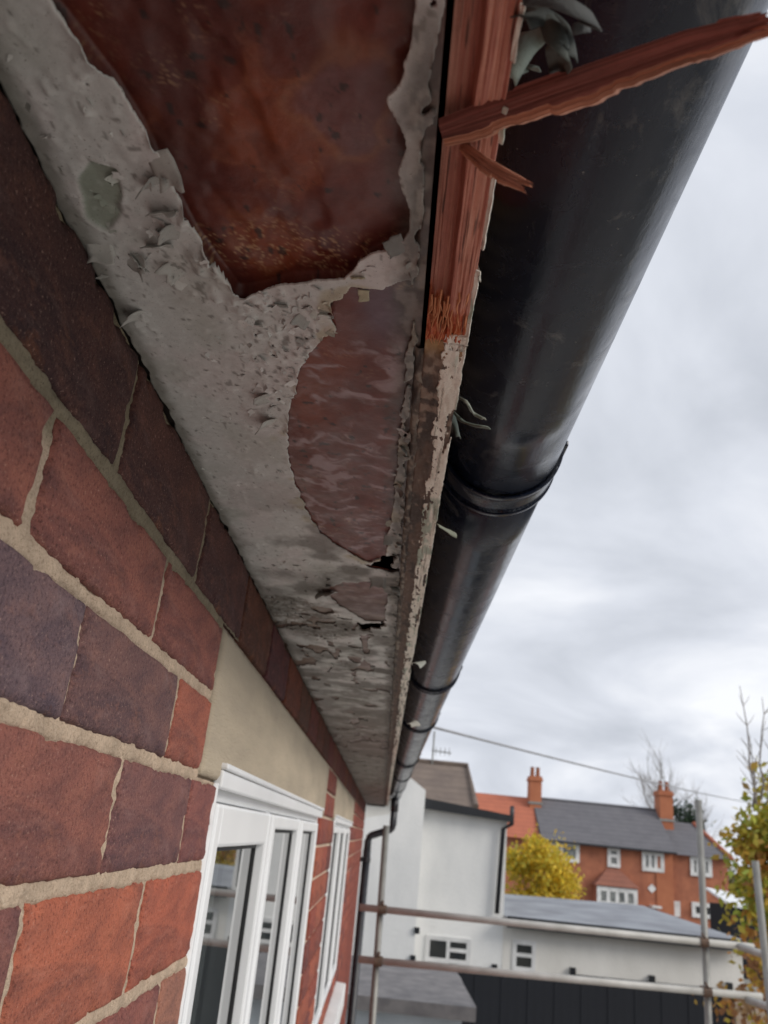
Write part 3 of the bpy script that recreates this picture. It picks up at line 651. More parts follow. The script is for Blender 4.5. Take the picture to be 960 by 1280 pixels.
for k, (px, py, sz, cu, asp) in enumerate(BIG):
    p = at_z(px, py, rel(ZS)); dd = np.linalg.norm(p-CAMP); s_ = sz*1.35/F*dd
    V, Fq = flake(p[0], p[1], s_, random.uniform(0, 6.28), cu, asp, 300+k*13, 8)
    c = np.array((.50, .49, .46))*random.uniform(.75, 1.1)
    if px in (448, 455): c = np.array((.50, .46, .33))
    if px > 465: c = c*.45
    o = make('paint_flake', V, Fq, 'old_paint', None, smooth=True, col=np.tile(c, (len(V), 1))); under(o, soffit)
    md = o.modifiers.new('thickness', 'SOLIDIFY'); md.thickness = .0005

# --- fascia: timber with its lower edge broken away in the near part
FX0, FX1 = D-.0006, D+.0215; FB = .2555; YB = .384      # board faces, bottom, end of the break
fz1 = rel(.432)
xs2 = np.linspace(FX0, FX1, 70); y2 = np.concatenate([np.arange(-3, .1, .05), np.arange(.1, .345, .002), np.arange(.345, .392, .0006)])
Xg, Yg = np.meshgrid(xs2, y2, indexing='ij'); u = (Xg-FX0)/(FX1-FX0)
grain = fbm(Xg/.0008+7, Yg/.10, 301, 3)*.0011+np.abs(fbm(Xg/.0006, Yg/.05, 302, 2))*.0006+fbm(Xg/.0045, Yg/.06, 303, 3)*.0022
stepc = .44+.05*fbm(Yg/.05, Yg*0, 307, 3)
rise = .0085*sstep(stepc+.05, stepc-.04, u)+.0030
endj = YB-.012+.014*fbm(Xg/.0020, Xg*0+3, 311, 2)+.012*(1-u)*.0+.010*sstep(.2, .5, u)*.6
blend = sstep(endj+.004, endj-.004, Yg); fib = fbm(Xg/.0010, Yg/.004, 313, 2)*.0028*sstep(endj-.016, endj, Yg)
zf = rel(FB)+(rise+grain)*blend+fib
cw = lerp((.66, .33, .245), (.50, .20, .15), sstep(-.2, .25, fbm(Xg/.0012, Yg/.12, 321, 4))); cw = lerp(cw, (.33, .135, .098), sstep(stepc+.04, stepc-.04, u)*.55)
cw = lerp(cw, (.50, .11, .04), sstep(endj-.014, endj-.004, Yg)*.8); cw = lerp(cw, (.60, .20, .07), sstep(.1, .35, fbm(Xg/.0012, Yg/.004, 323, 2))*sstep(endj-.014, endj-.004, Yg)*.7)
cw = lerp(cw, (.05, .03, .025), sstep(.34, .46, fbm(Xg/.001, Yg/.025, 325, 2))*.7)
idx = np.arange(Xg.size).reshape(Xg.shape); V = np.stack([Xg, Yg, zf], -1).reshape(-1, 3)
Fq = np.stack([idx[:-1, :-1], idx[:-1, 1:], idx[1:, 1:], idx[1:, :-1]], -1).reshape(-1, 4)
ring = np.concatenate([idx[:, 0], idx[-1, 1:], idx[-2::-1, -1], idx[0, -2:0:-1]]); Bv = V[ring].copy(); Bv[:, 2] = fz1; nr = len(ring); aa = np.arange(nr); bb = (aa+1) % nr; o_ = len(V)
V2 = np.concatenate([V, Bv]); F2 = np.concatenate([Fq, np.stack([ring[aa], ring[bb], o_+bb, o_+aa], -1)]); c2 = np.concatenate([cw.reshape(-1, 3), cw.reshape(-1, 3)[ring]])
fascia = make('fascia', V2, F2, 'raw_wood', house, smooth=False, col=c2); fascia['label'] = 'fascia board with its near lower edge broken to raw orange timber'
# sound part of the board, dirty brown below
y3 = [.3915]; 
while y3[-1] < HY1: y3.append(min(HY1, y3[-1]+max(.0014, .0035*y3[-1])))
y3 = np.array(y3); xs3 = np.linspace(FX0, FX1, 26); Xg, Yg = np.meshgrid(xs3, y3, indexing='ij'); u = (Xg-FX0)/(FX1-FX0)
zf = rel(FB)+.0009*fbm(Xg/.006, Yg/.008, 331, 4)+.0007*fbm(Xg/.0015, Yg/.004, 333, 3)+.0012*sstep(.55, .2, u)
cd = lerp((.13, .085, .065), (.07, .05, .042), sstep(-.2, .3, fbm(Xg/.006, Yg/.03, 335, 4))); cd = lerp(cd, (.30, .22, .17), sstep(.22, .55, fbm(Xg/.004, Yg/.008, 337, 3)+.5*np.exp(-((Yg-.45)/.06)**2)-.1)*.8)
cd = lerp(cd, (.42, .24, .10), np.exp(-((Yg-.397)/.010)**2)*.8)
idx = np.arange(Xg.size).reshape(Xg.shape); V = np.stack([Xg, Yg, zf], -1).reshape(-1, 3)
Fq = np.stack([idx[:-1, :-1], idx[:-1, 1:], idx[1:, 1:], idx[1:, :-1]], -1).reshape(-1, 4)
ring = np.concatenate([idx[:, 0], idx[-1, 1:], idx[-2::-1, -1], idx[0, -2:0:-1]]); Bv = V[ring].copy(); Bv[:, 2] = fz1; nr = len(ring); aa = np.arange(nr); bb = (aa+1) % nr; o_ = len(V)
fb2 = make('board', np.concatenate([V, Bv]), np.concatenate([Fq, np.stack([ring[aa], ring[bb], o_+bb, o_+aa], -1)]), 'raw_wood', None, col=np.concatenate([cd.reshape(-1, 3), cd.reshape(-1, 3)[ring]])); under(fb2, fascia)
fb2['label'] = 'dirty weathered length of fascia board'
yq = np.concatenate([np.arange(.405, .9, .0012), np.arange(.9, HY1, .012)]); uq = np.linspace(0, 1, 12); Ug, Yg = np.meshgrid(uq, yq, indexing='ij')
Xg = D-.0062+.0085*Ug+.0012*fbm(Yg/.01, Ug*2, 361, 3)*(Ug-.5); zq = rel(ZS)+.0004-.0030*np.clip(1-(2*Ug-1)**2, 0, 1)*np.clip(.55+.9*fbm(Xg/.006, Yg/.012, 363, 4)-.5*np.exp(-((Yg-.40)/.02)**2), -.6, 1)+.0016*(np.abs(2*Ug-1)**4)
cq = lerp((.10, .075, .06), (.26, .22, .18), sstep(-.1, .4, fbm(Xg/.005, Yg/.009, 365, 4))); cq = lerp(cq, (.05, .04, .035), sstep(.1, .35, fbm(Xg/.003, Yg/.02, 367, 3)))
iq = np.arange(Xg.size).reshape(Xg.shape); ft = make('filler', np.stack([Xg, Yg, zq], -1).reshape(-1, 3), np.stack([iq[:-1, :-1], iq[:-1, 1:], iq[1:, 1:], iq[1:, :-1]], -1).reshape(-1, 4), 'old_paint', None, smooth=True, col=cq.reshape(-1, 3)); under(ft, fascia)
# flaking cream paint along the outer arris
y4 = np.concatenate([np.arange(.10, .40, .0012), y3[1:]]); us = np.linspace(0, 1, 18)
Ug, Yg = np.meshgrid(us, y4, indexing='ij')
wdt = np.where(Yg < .385, .0016+.0012*fbm(Yg/.012, Yg*0, 341, 4), .0128+.0018*fbm(Yg/.02, Yg*0, 343, 4)+.0012*fbm(Yg/.004, Yg*0, 344, 3))
wdt = np.maximum(wdt, .0002)
Xg = FX1+.0010-wdt*(1-Ug)+.0006*fbm(Yg/.006, Ug*0, 347, 3)*Ug
zc_ = rel(FB)-.0011+.0010*fbm(Xg/.003, Yg/.012, 349, 4)+.0010*(1-Ug)
cutp = fbm(Xg/.0026, Yg/.07, 351, 4)+.25*fbm(Xg/.004, Yg/.01, 352, 3)+.10*np.abs(Ug-.55)
kq = cutp < .42; kq &= ~((Yg < .385) & (fbm(Yg/.02, Yg*0, 353, 3) > .15))
cc = lerp((.80, .75, .66), (.84, .79, .71), sstep(-.2, .3, fbm(Xg/.004, Yg/.03, 355, 3))); cc = lerp(cc, (.24, .33, .26), sstep(.05, .35, fbm(Xg/.005, Yg/.03, 357, 3)+.2*sstep(.55, .7, Yg)*sstep(.95, .8, Yg)-.18)*.7); cc = lerp(cc, (.20, .17, .13), sstep(.28, .46, fbm(Xg/.0012, Yg/.05, 359, 2))*.7)
V = np.stack([Xg, Yg, zc_], -1).reshape(-1, 3); idx = np.arange(Xg.size).reshape(Xg.shape)
Fq = np.stack([idx[:-1, :-1], idx[:-1, 1:], idx[1:, 1:], idx[1:, :-1]], -1).reshape(-1, 4); Fq = Fq[kq.ravel()[Fq].all(1)]
pe = make('paint_film', V, Fq, 'cream_paint', None, smooth=True, col=cc.reshape(-1, 3)); under(pe, fascia); pe['label'] = 'cream paint flaking along the fascia arris'
md = pe.modifiers.new('thickness', 'SOLIDIFY'); md.thickness = .0008
# paint tatters hanging from the fascia's outer face, against the gutter
def ribbon(pts, w_, seed, col, parent=fascia):
    pts = np.array(pts); n_ = len(pts); t = np.linspace(0, n_-1, n_*5); P = np.stack([np.interp(t, np.arange(n_), pts[:, k]) for k in range(3)], -1)
    for _ in range(3): P[1:-1] = (P[:-2]+2*P[1:-1]+P[2:])/4
    T_ = np.gradient(P, axis=0); T_ /= np.linalg.norm(T_, axis=1)[:, None]; side = np.cross(T_, [.35, -.8, .45]); side /= np.linalg.norm(side, axis=1)[:, None]
    ww = w_*(.75+.5*vnoise(t*.7+seed, t*0, seed)); k = 4; V = []
    for j in range(k): V.append(P+side*((j/(k-1)-.5)*ww)[:, None]+np.cross(T_, side)*(.18*w_*((j/(k-1)-.5)**2)*4))
    V = np.stack(V, 1).reshape(-1, 3); nT = len(P); i_ = np.arange(nT*k).reshape(nT, k)
    Fq = np.stack([i_[:-1, :-1], i_[:-1, 1:], i_[1:, 1:], i_[1:, :-1]], -1).reshape(-1, 4)
    o = make('paint_flake', V, Fq, 'cream_paint', None, smooth=True, col=np.tile(col, (len(V), 1))); under(o, parent); md = o.modifiers.new('thickness', 'SOLIDIFY'); md.thickness = .0006
def gpt(px, py, x): return at_x(px, py, D+x)
G1, G2 = (.20, .24, .20), (.12, .125, .11)
rb_ = lambda l, w_, s, c: ribbon([gpt(px, py, x) for px, py, x in l], w_, s, c)
rb_([(568, 492, .0225), (585, 500, .029), (592, 515, .036), (606, 522, .043)], .008, 3, (.30, .32, .27))
rb_([(566, 512, .0225), (580, 526, .029), (594, 530, .035), (608, 532, .041)], .007, 8, (.17, .20, .17))
rb_([(565, 515, .0225), (570, 530, .026), (574, 545, .028)], .007, 11, (.16, .19, .17))
rb_([(548, 655, .0225), (560, 662, .032), (571, 668, .040)], .007, 17, (.22, .23, .18))
rb_([(640, 95, .0225), (662, 45, .029), (688, 25, .036)], .013, 21, (.26, .30, .26))
rb_([(638, 84, .0225), (655, 78, .029), (672, 82, .034)], .008, 24, (.20, .23, .20))
rb_([(655, 20, .0225), (690, 10, .034), (712, 30, .040), (716, 70, .042)], .012, 29, (.08, .09, .085))
rb_([(650, 4, .0225), (676, 0, .030), (700, 30, .036), (706, 60, .038), (700, 88, .040)], .016, 41, (.10, .115, .105))
rb_([(660, -10, .0225), (715, -6, .036), (735, 10, .044), (738, 40, .046)], .018, 43, (.075, .08, .08))
rb_([(600, 350, .0225), (599, 335, .024), (594, 322, .024)], .003, 31, (.5, .48, .42))
rb_([(522, 830, .0225), (532, 826, .040)], .012, 33, (.3, .3, .26))
rb_([(513, 905, .0225), (523, 902, .040)], .014, 36, (.3, .28, .24))

# --- splinters of the fascia timber
def splinter_geo(pts, widths, hts, seed, pale=.3, tipjag=.012):
    pts = np.array(pts); n_ = 90; t = np.linspace(0, len(pts)-1, n_); P = np.stack([np.interp(t, np.arange(len(pts)), pts[:, k]) for k in range(3)], -1)
    for _ in range(12): P[1:-1] = (P[:-2]+2*P[1:-1]+P[2:])/4
    wd = np.interp(t, np.arange(len(pts)), widths); ht = np.interp(t, np.arange(len(pts)), hts)
    T_ = P[-1]-P[0]; T_ /= np.linalg.norm(T_)
    fwd = np.array([.05, -.80, -.60]); up_ = np.cross(T_, fwd); up_ /= np.linalg.norm(up_); dp = np.cross(up_, T_)
    # a cleft lath: flat faces, square arrises, one torn edge whose fibres let go in steps
    prof = np.array([(-.5, -.45), (-.5, .40), (-.30, .50), (-.02, .50), (.02, .40), (.24, .42), (.27, .30), (.50, .26), (.50, -.35), (.1, -.5)])
    m_ = 4; k = len(prof)*m_; pa = np.arange(k)/m_; pq = np.stack([np.interp(pa, np.arange(len(prof)+1), np.append(prof[:, j], prof[0, j])) for j in range(2)], -1)
    r = np.random.default_rng(seed); tt = np.linspace(0, 1, n_)
    brk = np.sort(r.uniform(.12, .95, 9)); lev = r.uniform(-.12, .06, 10); st = lev[np.searchsorted(brk, tt)]+.05*vnoise(tt*45, tt*0, seed)
    brk2 = np.sort(r.uniform(.2, .95, 5)); lev2 = r.uniform(-.06, .05, 6); st2 = lev2[np.searchsorted(brk2, tt)]
    ridge = .03*vnoise(np.arange(k)*1.7, np.zeros(k), seed+1); tip = r.uniform(-1, 1, k); tip = (tip+np.roll(tip, 1))/2
    V = []; C = []
    for i in range(n_):
        q = pq.copy(); q[:, 0] += np.where(q[:, 0] > .22, st[i], 0)+np.where(q[:, 0] < -.45, st2[i], 0); q[:, 1] += ridge+.02*vnoise(np.arange(k)*.9, np.full(k, tt[i]*9), seed+2)
        al = max(0, (tt[i]-.92)/.08); V.append(P[i]+up_*(q[:, :1]*wd[i])+dp*(q[:, 1:]*ht[i])+T_*(tip[:, None]*tipjag*al))
        base = np.where(pq[:, :1] > .24, np.array([[.50, .24, .155]]), np.array([[.22, .080, .068]])*(1-pale)+np.array([[.50, .23, .145]])*pale)
        C.append(base*(1+.42*vnoise(np.arange(k)*2.3, np.full(k, tt[i]*2.5), seed+9)[:, None]+.20*vnoise(np.arange(k)*5.1, np.full(k, tt[i]*8), seed+10)[:, None]))
    V = np.concatenate(V); C = np.concatenate(C); i_ = np.arange(n_*k).reshape(n_, k); nx = np.roll(i_, -1, 1)
    Fq = np.stack([i_[:-1], nx[:-1], nx[1:], i_[1:]], -1).reshape(-1, 4)
    c0, c1 = len(V), len(V)+1; V = np.concatenate([V, P[:1], P[-1:]-T_*.006]); C = np.concatenate([C, C[:1], [[.62, .20, .10]]])
    return V, [tuple(f) for f in Fq]+[(nx[0, j], i_[0, j], c0) for j in range(k)]+[(i_[-1, j], nx[-1, j], c1) for j in range(k)], C
def splinter(parts, label):
    V, Fc, C, o_ = [], [], [], 0
    for p in parts:
        v_, f_, c_ = splinter_geo(**p); V.append(v_); C.append(c_); Fc += [tuple(int(i)+o_ for i in f) for f in f_]; o_ += len(v_)
    o = make('wood_splinter', np.concatenate(V), Fc, 'raw_wood', None, smooth=False, col=np.concatenate(C)); tag(o, label, 'splinter'); return o
zf_ = rel(FB)+.004
def on_ray(px, py, dist): r = ray(px, py); return CAMP+r/np.linalg.norm(r)*dist
b0 = at_z(556, 165, zf_); dl = np.linalg.norm(b0-CAMP)
splinter([dict(pts=[b0, on_ray(650, 134, dl-.012), on_ray(750, 100, dl-.024), on_ray(860, 60, dl-.034), on_ray(958, 30, dl-.042)], widths=[.0100, .0125, .0125, .0108, .0066], hts=[.007, .0075, .0075, .007, .005], seed=5, pale=.06)],
         'long red brown timber splinter jutting from the broken fascia across the black gutter')
s0 = at_z(578, 183, zf_)
splinter([dict(pts=[s0, on_ray(606, 203, dl-.006), on_ray(634, 219, dl-.012), on_ray(664, 231, dl-.016)], widths=[.0040, .0042, .0040, .0014], hts=[.004, .004, .004, .002], seed=9, pale=.75, tipjag=.003),
          dict(pts=[s0+np.array([.0, 0, -.0005]), on_ray(603, 208, dl-.0065), on_ray(632, 226, dl-.0125), on_ray(655, 237, dl-.016)], widths=[.0030, .0036, .0034, .0016], hts=[.003, .0035, .003, .002], seed=15, pale=.6, tipjag=.003)],
         'short forked timber splinter below the long one at the broken fascia')

fbV = MB(); rf_ = random.Random(12)
for _ in range(46):
    x_ = rf_.uniform(FX0+.001, FX1-.001); y_ = rf_.uniform(.350, .386); L_ = rf_.uniform(.004, .013)
    fbV.tube([(x_, y_, rel(FB)+.004), (x_+rf_.uniform(-.001, .001), y_+L_*.6, rel(FB)+.0005), (x_+rf_.uniform(-.002, .002), y_+L_, rel(FB)-rf_.uniform(0, .003))], [.0006, .0005, .0001], 4, caps=False)
fo = make('wood_fibre', fbV.V, fbV.F, 'raw_wood', None, col=np.tile((.62, .26, .13), (len(fbV.V), 1))); under(fo, fascia); fo['kind'] = 'stuff'
# --- roof over the eaves (above the gutter)
rf = MB(); slope = math.tan(math.radians(35))
x0, z0 = D+.062, rel(.405); xr = -4.0
def roofz(x): return z0+(x0-x)*slope
rf.add([(x0, HY0-.05, z0), (xr, HY0-.05, roofz(xr)), (xr, HY1+.05, roofz(xr)), (x0, HY1+.05, z0), (x0, HY0-.05, z0+.03), (xr, HY0-.05, roofz(xr)+.03), (xr, HY1+.05, roofz(xr)+.03), (x0, HY1+.05, z0+.03)],
       [(0, 1, 2, 3), (7, 6, 5, 4), (0, 3, 7, 4), (1, 5, 6, 2), (0, 4, 5, 1), (3, 2, 6, 7)])
x = x0
while x > xr+.3:
    rf.add([(x+.01, HY0-.05, roofz(x+.01)+.031), (x-.32, HY0-.05, roofz(x-.32)+.032), (x-.32, HY1+.05, roofz(x-.32)+.032), (x+.01, HY1+.05, roofz(x+.01)+.031), (x+.01, HY0-.05, roofz(x+.01)+.055), (x-.32, HY0-.05, roofz(x-.32)+.040), (x-.32, HY1+.05, roofz(x-.32)+.040), (x+.01, HY1+.05, roofz(x+.01)+.055)],
           [(0, 1, 2, 3), (7, 6, 5, 4), (0, 3, 7, 4), (1, 5, 6, 2), (0, 4, 5, 1), (3, 2, 6, 7)])
    x -= .31
rf.build('roof', 'roof_tile', house)
for ya_, yb_ in ((HY0+.001, HY0+.2), (HY1-.2, HY1-.005)):
    MB().prism([(-4.0, rel(ZS+.12)), (D+.018, rel(ZS+.12)), (D+.018, rel(.43)), (-4.0, roofz(-4.0)+.01)], ya_, yb_).build('gable', 'mortar_far', house)
MB().box(-4.0, -3.95, HY0, HY1-.005, 0, roofz(-4.0)+.01).build('rear_wall', 'mortar_far', house)
# eaves box: closes the roof void at its ends and behind
cl = MB(); cl.box(T+.002, D+.0200, HY0, HY0+.02, rel(ZS+.004), rel(.42)); cl.box(.004, D+.0010, HY1+.001, HY1+.02, rel(ZS-.012), rel(.44)); cl.build('eaves_end', 'dark_timber', house)

# ================================================================== GUTTER
RG = .056; GX, GZ = D+.083, rel(.369)
gut = empty('gutter', (GX, 0, GZ), 'black plastic half round gutter running along the fascia under the tiles', 'gutter')
def arc_sheet(name, y0, y1, ro, ri, mat, parent, a0=-180, a1=0, ny=2, k=40, wob=0.0, seed=0):
    an = np.radians(np.linspace(a0, a1, k)); ys = np.linspace(y0, y1, ny); V = []
    for y in ys:
        r1 = ro+wob*vnoise(an*2, an*0+y*3, seed); V += [(GX+r*math.cos(a), y, GZ+r*math.sin(a)) for r, a in zip(r1, an)]
        V += [(GX+ri*math.cos(a), y, GZ+ri*math.sin(a)) for a in an[::-1]]
    kk_ = 2*k; Fq = [(i*kk_+j, i*kk_+(j+1) % kk_, (i+1)*kk_+(j+1) % kk_, (i+1)*kk_+j) for i in range(ny-1) for j in range(kk_)]
    Fq += [tuple(range(kk_-1, -1, -1)), tuple(range((ny-1)*kk_, ny*kk_))]
    o = make(name, V, Fq, mat, parent, smooth=False)
    o.data.polygons.foreach_set('use_smooth', [len(p.vertices) == 4 for p in o.data.polygons])
    return o
UN = [.757, 1.90, 2.67, 4.06, 5.2, 6.5]
segs = [HY0]+[.757, 4.06]+[HY1+.03]
for a, b_ in zip(segs[:-1], segs[1:]):
    arc_sheet('gutter_length', a+.002, b_-.002, RG, RG-.0028, 'gutter_plastic', gut, ny=24)
    lip = MB(); lip.tube([(GX+RG-.001, a+.002, GZ), (GX+RG-.001, b_-.002, GZ)], .0035, 8); lip.build('rim', 'gutter_plastic', gut, smooth=True)
for y in UN:
    w_ = .021 if y in (.757, 4.06) else .014
    o = arc_sheet('union_bracket' if y in (.757, 4.06) else 'bracket', y-w_, y+w_, RG+.0026, RG+.0004, 'gutter_plastic', gut, -184, 6, ny=4)
    base_o = Vector(gut.location)
    for s in (-1, 1):
        rb2 = arc_sheet('rib', y+s*w_-.003, y+s*w_+.003, RG+.0042, RG+.0027, 'gutter_plastic', gut, -182, 4, ny=2)
        rb2.parent = o; rb2.matrix_parent_inverse = Matrix.Translation(-base_o)@Matrix.Identity(4); rb2.matrix_parent_inverse = Matrix.Identity(4)
    cp_ = MB(); cp_.box(GX+RG-.004, GX+RG+.0085, y-w_-.004, y+w_+.004, GZ+.001, GZ+.007); q = cp_.build('clip', 'gutter_plastic', None, bevel=.0015); q.parent = o; q.matrix_parent_inverse = Matrix.Identity(4)
    bk = MB(); bk.box(FX1+.0008, GX-RG+.002, y-w_, y+w_, GZ-.028, GZ+.004); q = bk.build('back_plate', 'gutter_plastic', None); q.parent = o; q.matrix_parent_inverse = Matrix.Identity(4)
arc_sheet('end_cap', HY1+.031, HY1+.036, RG+.003, .0, 'gutter_plastic', gut, ny=2)

# ================================================================== DOWNPIPE
YD = 7.7
dpi = empty('downpipe', (.052, YD, 0), 'black downpipe with a swan neck from the gutter at the house corner', 'downpipe')
RD = .030
o = MB().tube([(GX, YD, GZ-RG+.006), (GX, YD, GZ-.16)], RD+.004, 18).build('outlet', 'pipe_plastic', dpi, smooth=True)
neck = [(GX, YD, GZ-.10), (GX, YD, rel(.10)), (GX-.006, YD, rel(.075)), (GX-.02, YD, rel(.058)), (.075, YD, rel(-.005)), (.060, YD, rel(-.022)), (.052, YD, rel(-.05)), (.052, YD, rel(-.20))]
MB().tube(neck, RD, 18).build('swan_neck', 'pipe_plastic', dpi, smooth=True)
MB().tube([(.052, YD, rel(-.12)), (.052, YD, .04)], RD+.003, 18).build('pipe', 'pipe_plastic', dpi, smooth=True)
for z in (-.20, -1.6, -3.2):
    mb = MB().tube([(.052, YD, rel(z)-.02), (.052, YD, rel(z)+.02)], RD+.007, 18); mb.box(.001, .03, YD-.05, YD+.05, rel(z)-.018, rel(z)+.018); mb.build('pipe_clip', 'pipe_plastic', dpi)

# ================================================================== SCAFFOLD
YR = 6.6
sc = empty('scaffold', (1.8, YR, 0), 'galvanised scaffold of upright poles and guard rails past the house corner', 'scaffold')
def P_(px, py, y=YR): return at_y(px, py, y)
def rail(a, b_, mat='galvanised_pale', r=.0242, name='rail'):
    return MB().tube([a, b_], r, 16).build(name, mat, sc, smooth=True)
rail(P_(449, 1134), P_(942, 1184)); rail(P_(448, 1199), P_(952, 1246))
def stand(px1, py1, px2, py2, y, zt=None, mat='galvanised'):
    a = at_y(px1, py1, y); b_ = at_y(px2, py2, y); dirn = (b_-a)/np.linalg.norm(b_-a); q = a+dirn*((a[2]-.03)/-dirn[2])
    MB().tube([a, q], .0242, 16).build('standard', mat, sc, smooth=True); MB().box(q[0]-.075, q[0]+.075, y-.075, y+.075, .031, .041).build('base_plate', 'galvanised', sc)
stand(483, 1032, 468, 1240, YR+.052); stand(873, 1000, 884, 1240, YR+.052); stand(944, 1076, 957, 1200, YR-.4, mat='galvanised')
def coupler(px, py, y):
    p = at_y(px, py, y); mb = MB(); mb.tube([p+np.array([-.028, 0, 0]), p+np.array([.028, 0, 0])], .032, 12); q = p+np.array([0, .052, 0]); mb.tube([q+np.array([0, 0, -.028]), q+np.array([0, 0, .028])], .032, 12); mb.tube([p+np.array([.0, -.02, .03]), p+np.array([0, .03, .052])], .009, 8)
    mb.box(p[0]-.02, p[0]+.02, y+.01, y+.045, p[2]-.02, p[2]+.02); mb.build('coupler', 'coupler_steel', sc)
for px, py in ((478, 1137), (473, 1202), (880, 1178), (884, 1240)): coupler(px, py, YR)
a = at_y(925, 1183, YR-.02); b_ = at_y(990, 1206, YR-.5); rail(a, b_, name='transom'); a = at_y(935, 1250, YR-.02); b_ = at_y(990, 1268, YR-.5); rail(a, b_, name='transom')

# ================================================================== WHITE BUILDING AND WING
YW = 18.0
def XZ(px, py, y): p = at_y(px, py, y); return p[0], p[2]
wb = empty('rendered_house', (*at_y(560, 1200, YW)[:2], 0), 'white rendered house with dark roof edge and a low wing behind the scaffold', 'house')
xa, _ = XZ(400, 1100, YW); xb_, zpk = XZ(530, 990, YW); xp_, zpeak = XZ(512, 975, YW); xr_, zr_ = XZ(640, 1022, YW); _, zl_ = XZ(530, 1003, YW)
_, zs_l = XZ(490, 1002, YW)
xs_l, _ = XZ(492, 1000, YW)
xwr, _ = XZ(928, 1200, YW); _, zwt = XZ(625, 1146, YW); xblk, _ = XZ(632, 1080, YW)
MB().prism([(xa, 0), (xb_, 0), (xb_, zpk), (xp_, zpeak), (xs_l, zs_l), (xs_l, zs_l-.25), (xa, zs_l-.55)][::1], YW-.7, YW+5).build('gable_wall', 'render_white', wb)
MB().prism([(xb_, 0), (xblk, 0), (xblk, zr_-.06), (xb_, zl_-.06)], YW, YW+4.5).build('block_wall', 'render_white', wb)
rfm = MB().prism([(xb_+.005, zl_-.12), (xr_, zr_-.09), (xr_, zr_+.03), (xb_+.005, zl_+.08)], YW-.22, YW+4.7); rfm.build('roof_edge', 'black_trim', wb)
# block's own downpipe
p1 = at_y(640, 1018, YW-.16); p2 = at_y(640, 1030, YW-.16); p3 = at_y(629, 1036, YW-.09); p4 = at_y(621, 1142, YW-.09)
MB().tube([p1+[0, 0, .16], p1, p2, p3, p4], .045, 12).build('downpipe', 'pipe_plastic', wb, smooth=True)
# low wing
MB().box(xblk, xwr, YW-.006, YW+4.2, 0, zwt).build('wing_wall', 'render_cream', wb)
xh, _ = XZ(905, 1160, YW)
e0, e1 = XZ(622, 1143, YW-.25), XZ(926, 1172, YW-.25)
zr0 = at_y(628, 1117, YW+4.5); zr1 = at_y(800, 1131, YW+4.5)
mb = MB(); ze = zwt+.02
mb.add([(xblk+.02, YW-.25, ze), (xwr+.12, YW-.25, ze), (xwr+.12, YW+4.4, ze), (xblk+.02, YW+4.4, ze), (xblk+.02, YW+4.3, zr0[2]), (zr1[0], YW+4.3, zr1[2])],
       [(0, 1, 5, 4), (1, 2, 5), (2, 3, 4, 5), (0, 4, 3), (0, 3, 2, 1)]); mb.build('wing_roof', 'felt_roof', wb)
MB().box(xblk+.03, xwr+.13, YW-.29, YW-.252, ze-.17, ze+.03).build('wing_gutter', 'black_trim', wb)
def far_window(parent, rect, y, lights, depth=.06, glass='window_dark', fw=.05, name='window', proud=.03):
    (x0, z1), (x1, z0) = XZ(rect[0], rect[1], y), XZ(rect[2], rect[3], y)
    fr_ = MB(); yf, yb = y-proud, y+.02
    fr_.box(x0, x1, yf, yb, z0, z0+fw); fr_.box(x0, x1, yf, yb, z1-fw, z1); fr_.box(x0, x0+fw, yf, yb, z0+fw, z1-fw); fr_.box(x1-fw, x1, yf, yb, z0+fw, z1-fw)
    o = fr_.build(name, 'frame_white', parent)
    pbase = Vector(parent.location)
    for (a0, c0, a1, c1) in lights:      # fractions of the opening
        g = MB(); X0, X1, Z0, Z1 = x0+fw+(x1-x0-2*fw)*a0, x0+fw+(x1-x0-2*fw)*a1, z1-fw-(z1-z0-2*fw)*c1, z1-fw-(z1-z0-2*fw)*c0
        s_ = fw*.75; bars = MB(); bars.box(X0, X1, yf+.004, yb-.002, Z0, Z0+s_); bars.box(X0, X1, yf+.004, yb-.002, Z1-s_, Z1); bars.box(X0, X0+s_, yf+.004, yb-.002, Z0+s_, Z1-s_); bars.box(X1-s_, X1, yf+.004, yb-.002, Z0+s_, Z1-s_)
        q = bars.build('sash', 'frame_white'); q.parent = o; q.matrix_parent_inverse = Matrix.Identity(4)
        g.box(X0+s_, X1-s_, y-.014, y+.018, Z0+s_, Z1-s_); q = g.build('pane', glass); q.parent = o; q.matrix_parent_inverse = Matrix.Identity(4)
    return o
far_window(wb, (533, 1168, 587, 1207), YW, [(0, 0, .5, 1), (.5, 0, 1, .48), (.5, .48, 1, 1)], fw=.045)
far_window(wb, (641, 1174, 669, 1216), YW, [(0, 0, 1, .47), (0, .47, 1, 1)], fw=.045)
for px, py in ((521, 1163), (516, 1198), (618, 1209)):
    x_, z_ = XZ(px, py, YW-(.7 if px < 530 else .0)); mb = MB(); yy = YW-(.7 if px < 530 else 0); mb.box(x_-.05, x_+.05, yy-.05, yy+.01, z_-.055, z_+.055); mb.build('vent', 'black_trim', wb, bevel=.01)
pp0, pp1 = at_y(716, 1219, YW-.05), at_y(910, 1238, YW-.05)
MB().tube([pp0, pp1], .02, 8).build('service_pipe', 'pipe_plastic', wb)
for px, py in ((716, 1216), (815, 1226), (912, 1235)):
    x_, z_ = XZ(px, py, YW-.05); MB().box(x_-.05, x_+.05, YW-.09, YW, z_-.05, z_+.09).build('pipe_bracket', 'black_trim', wb)

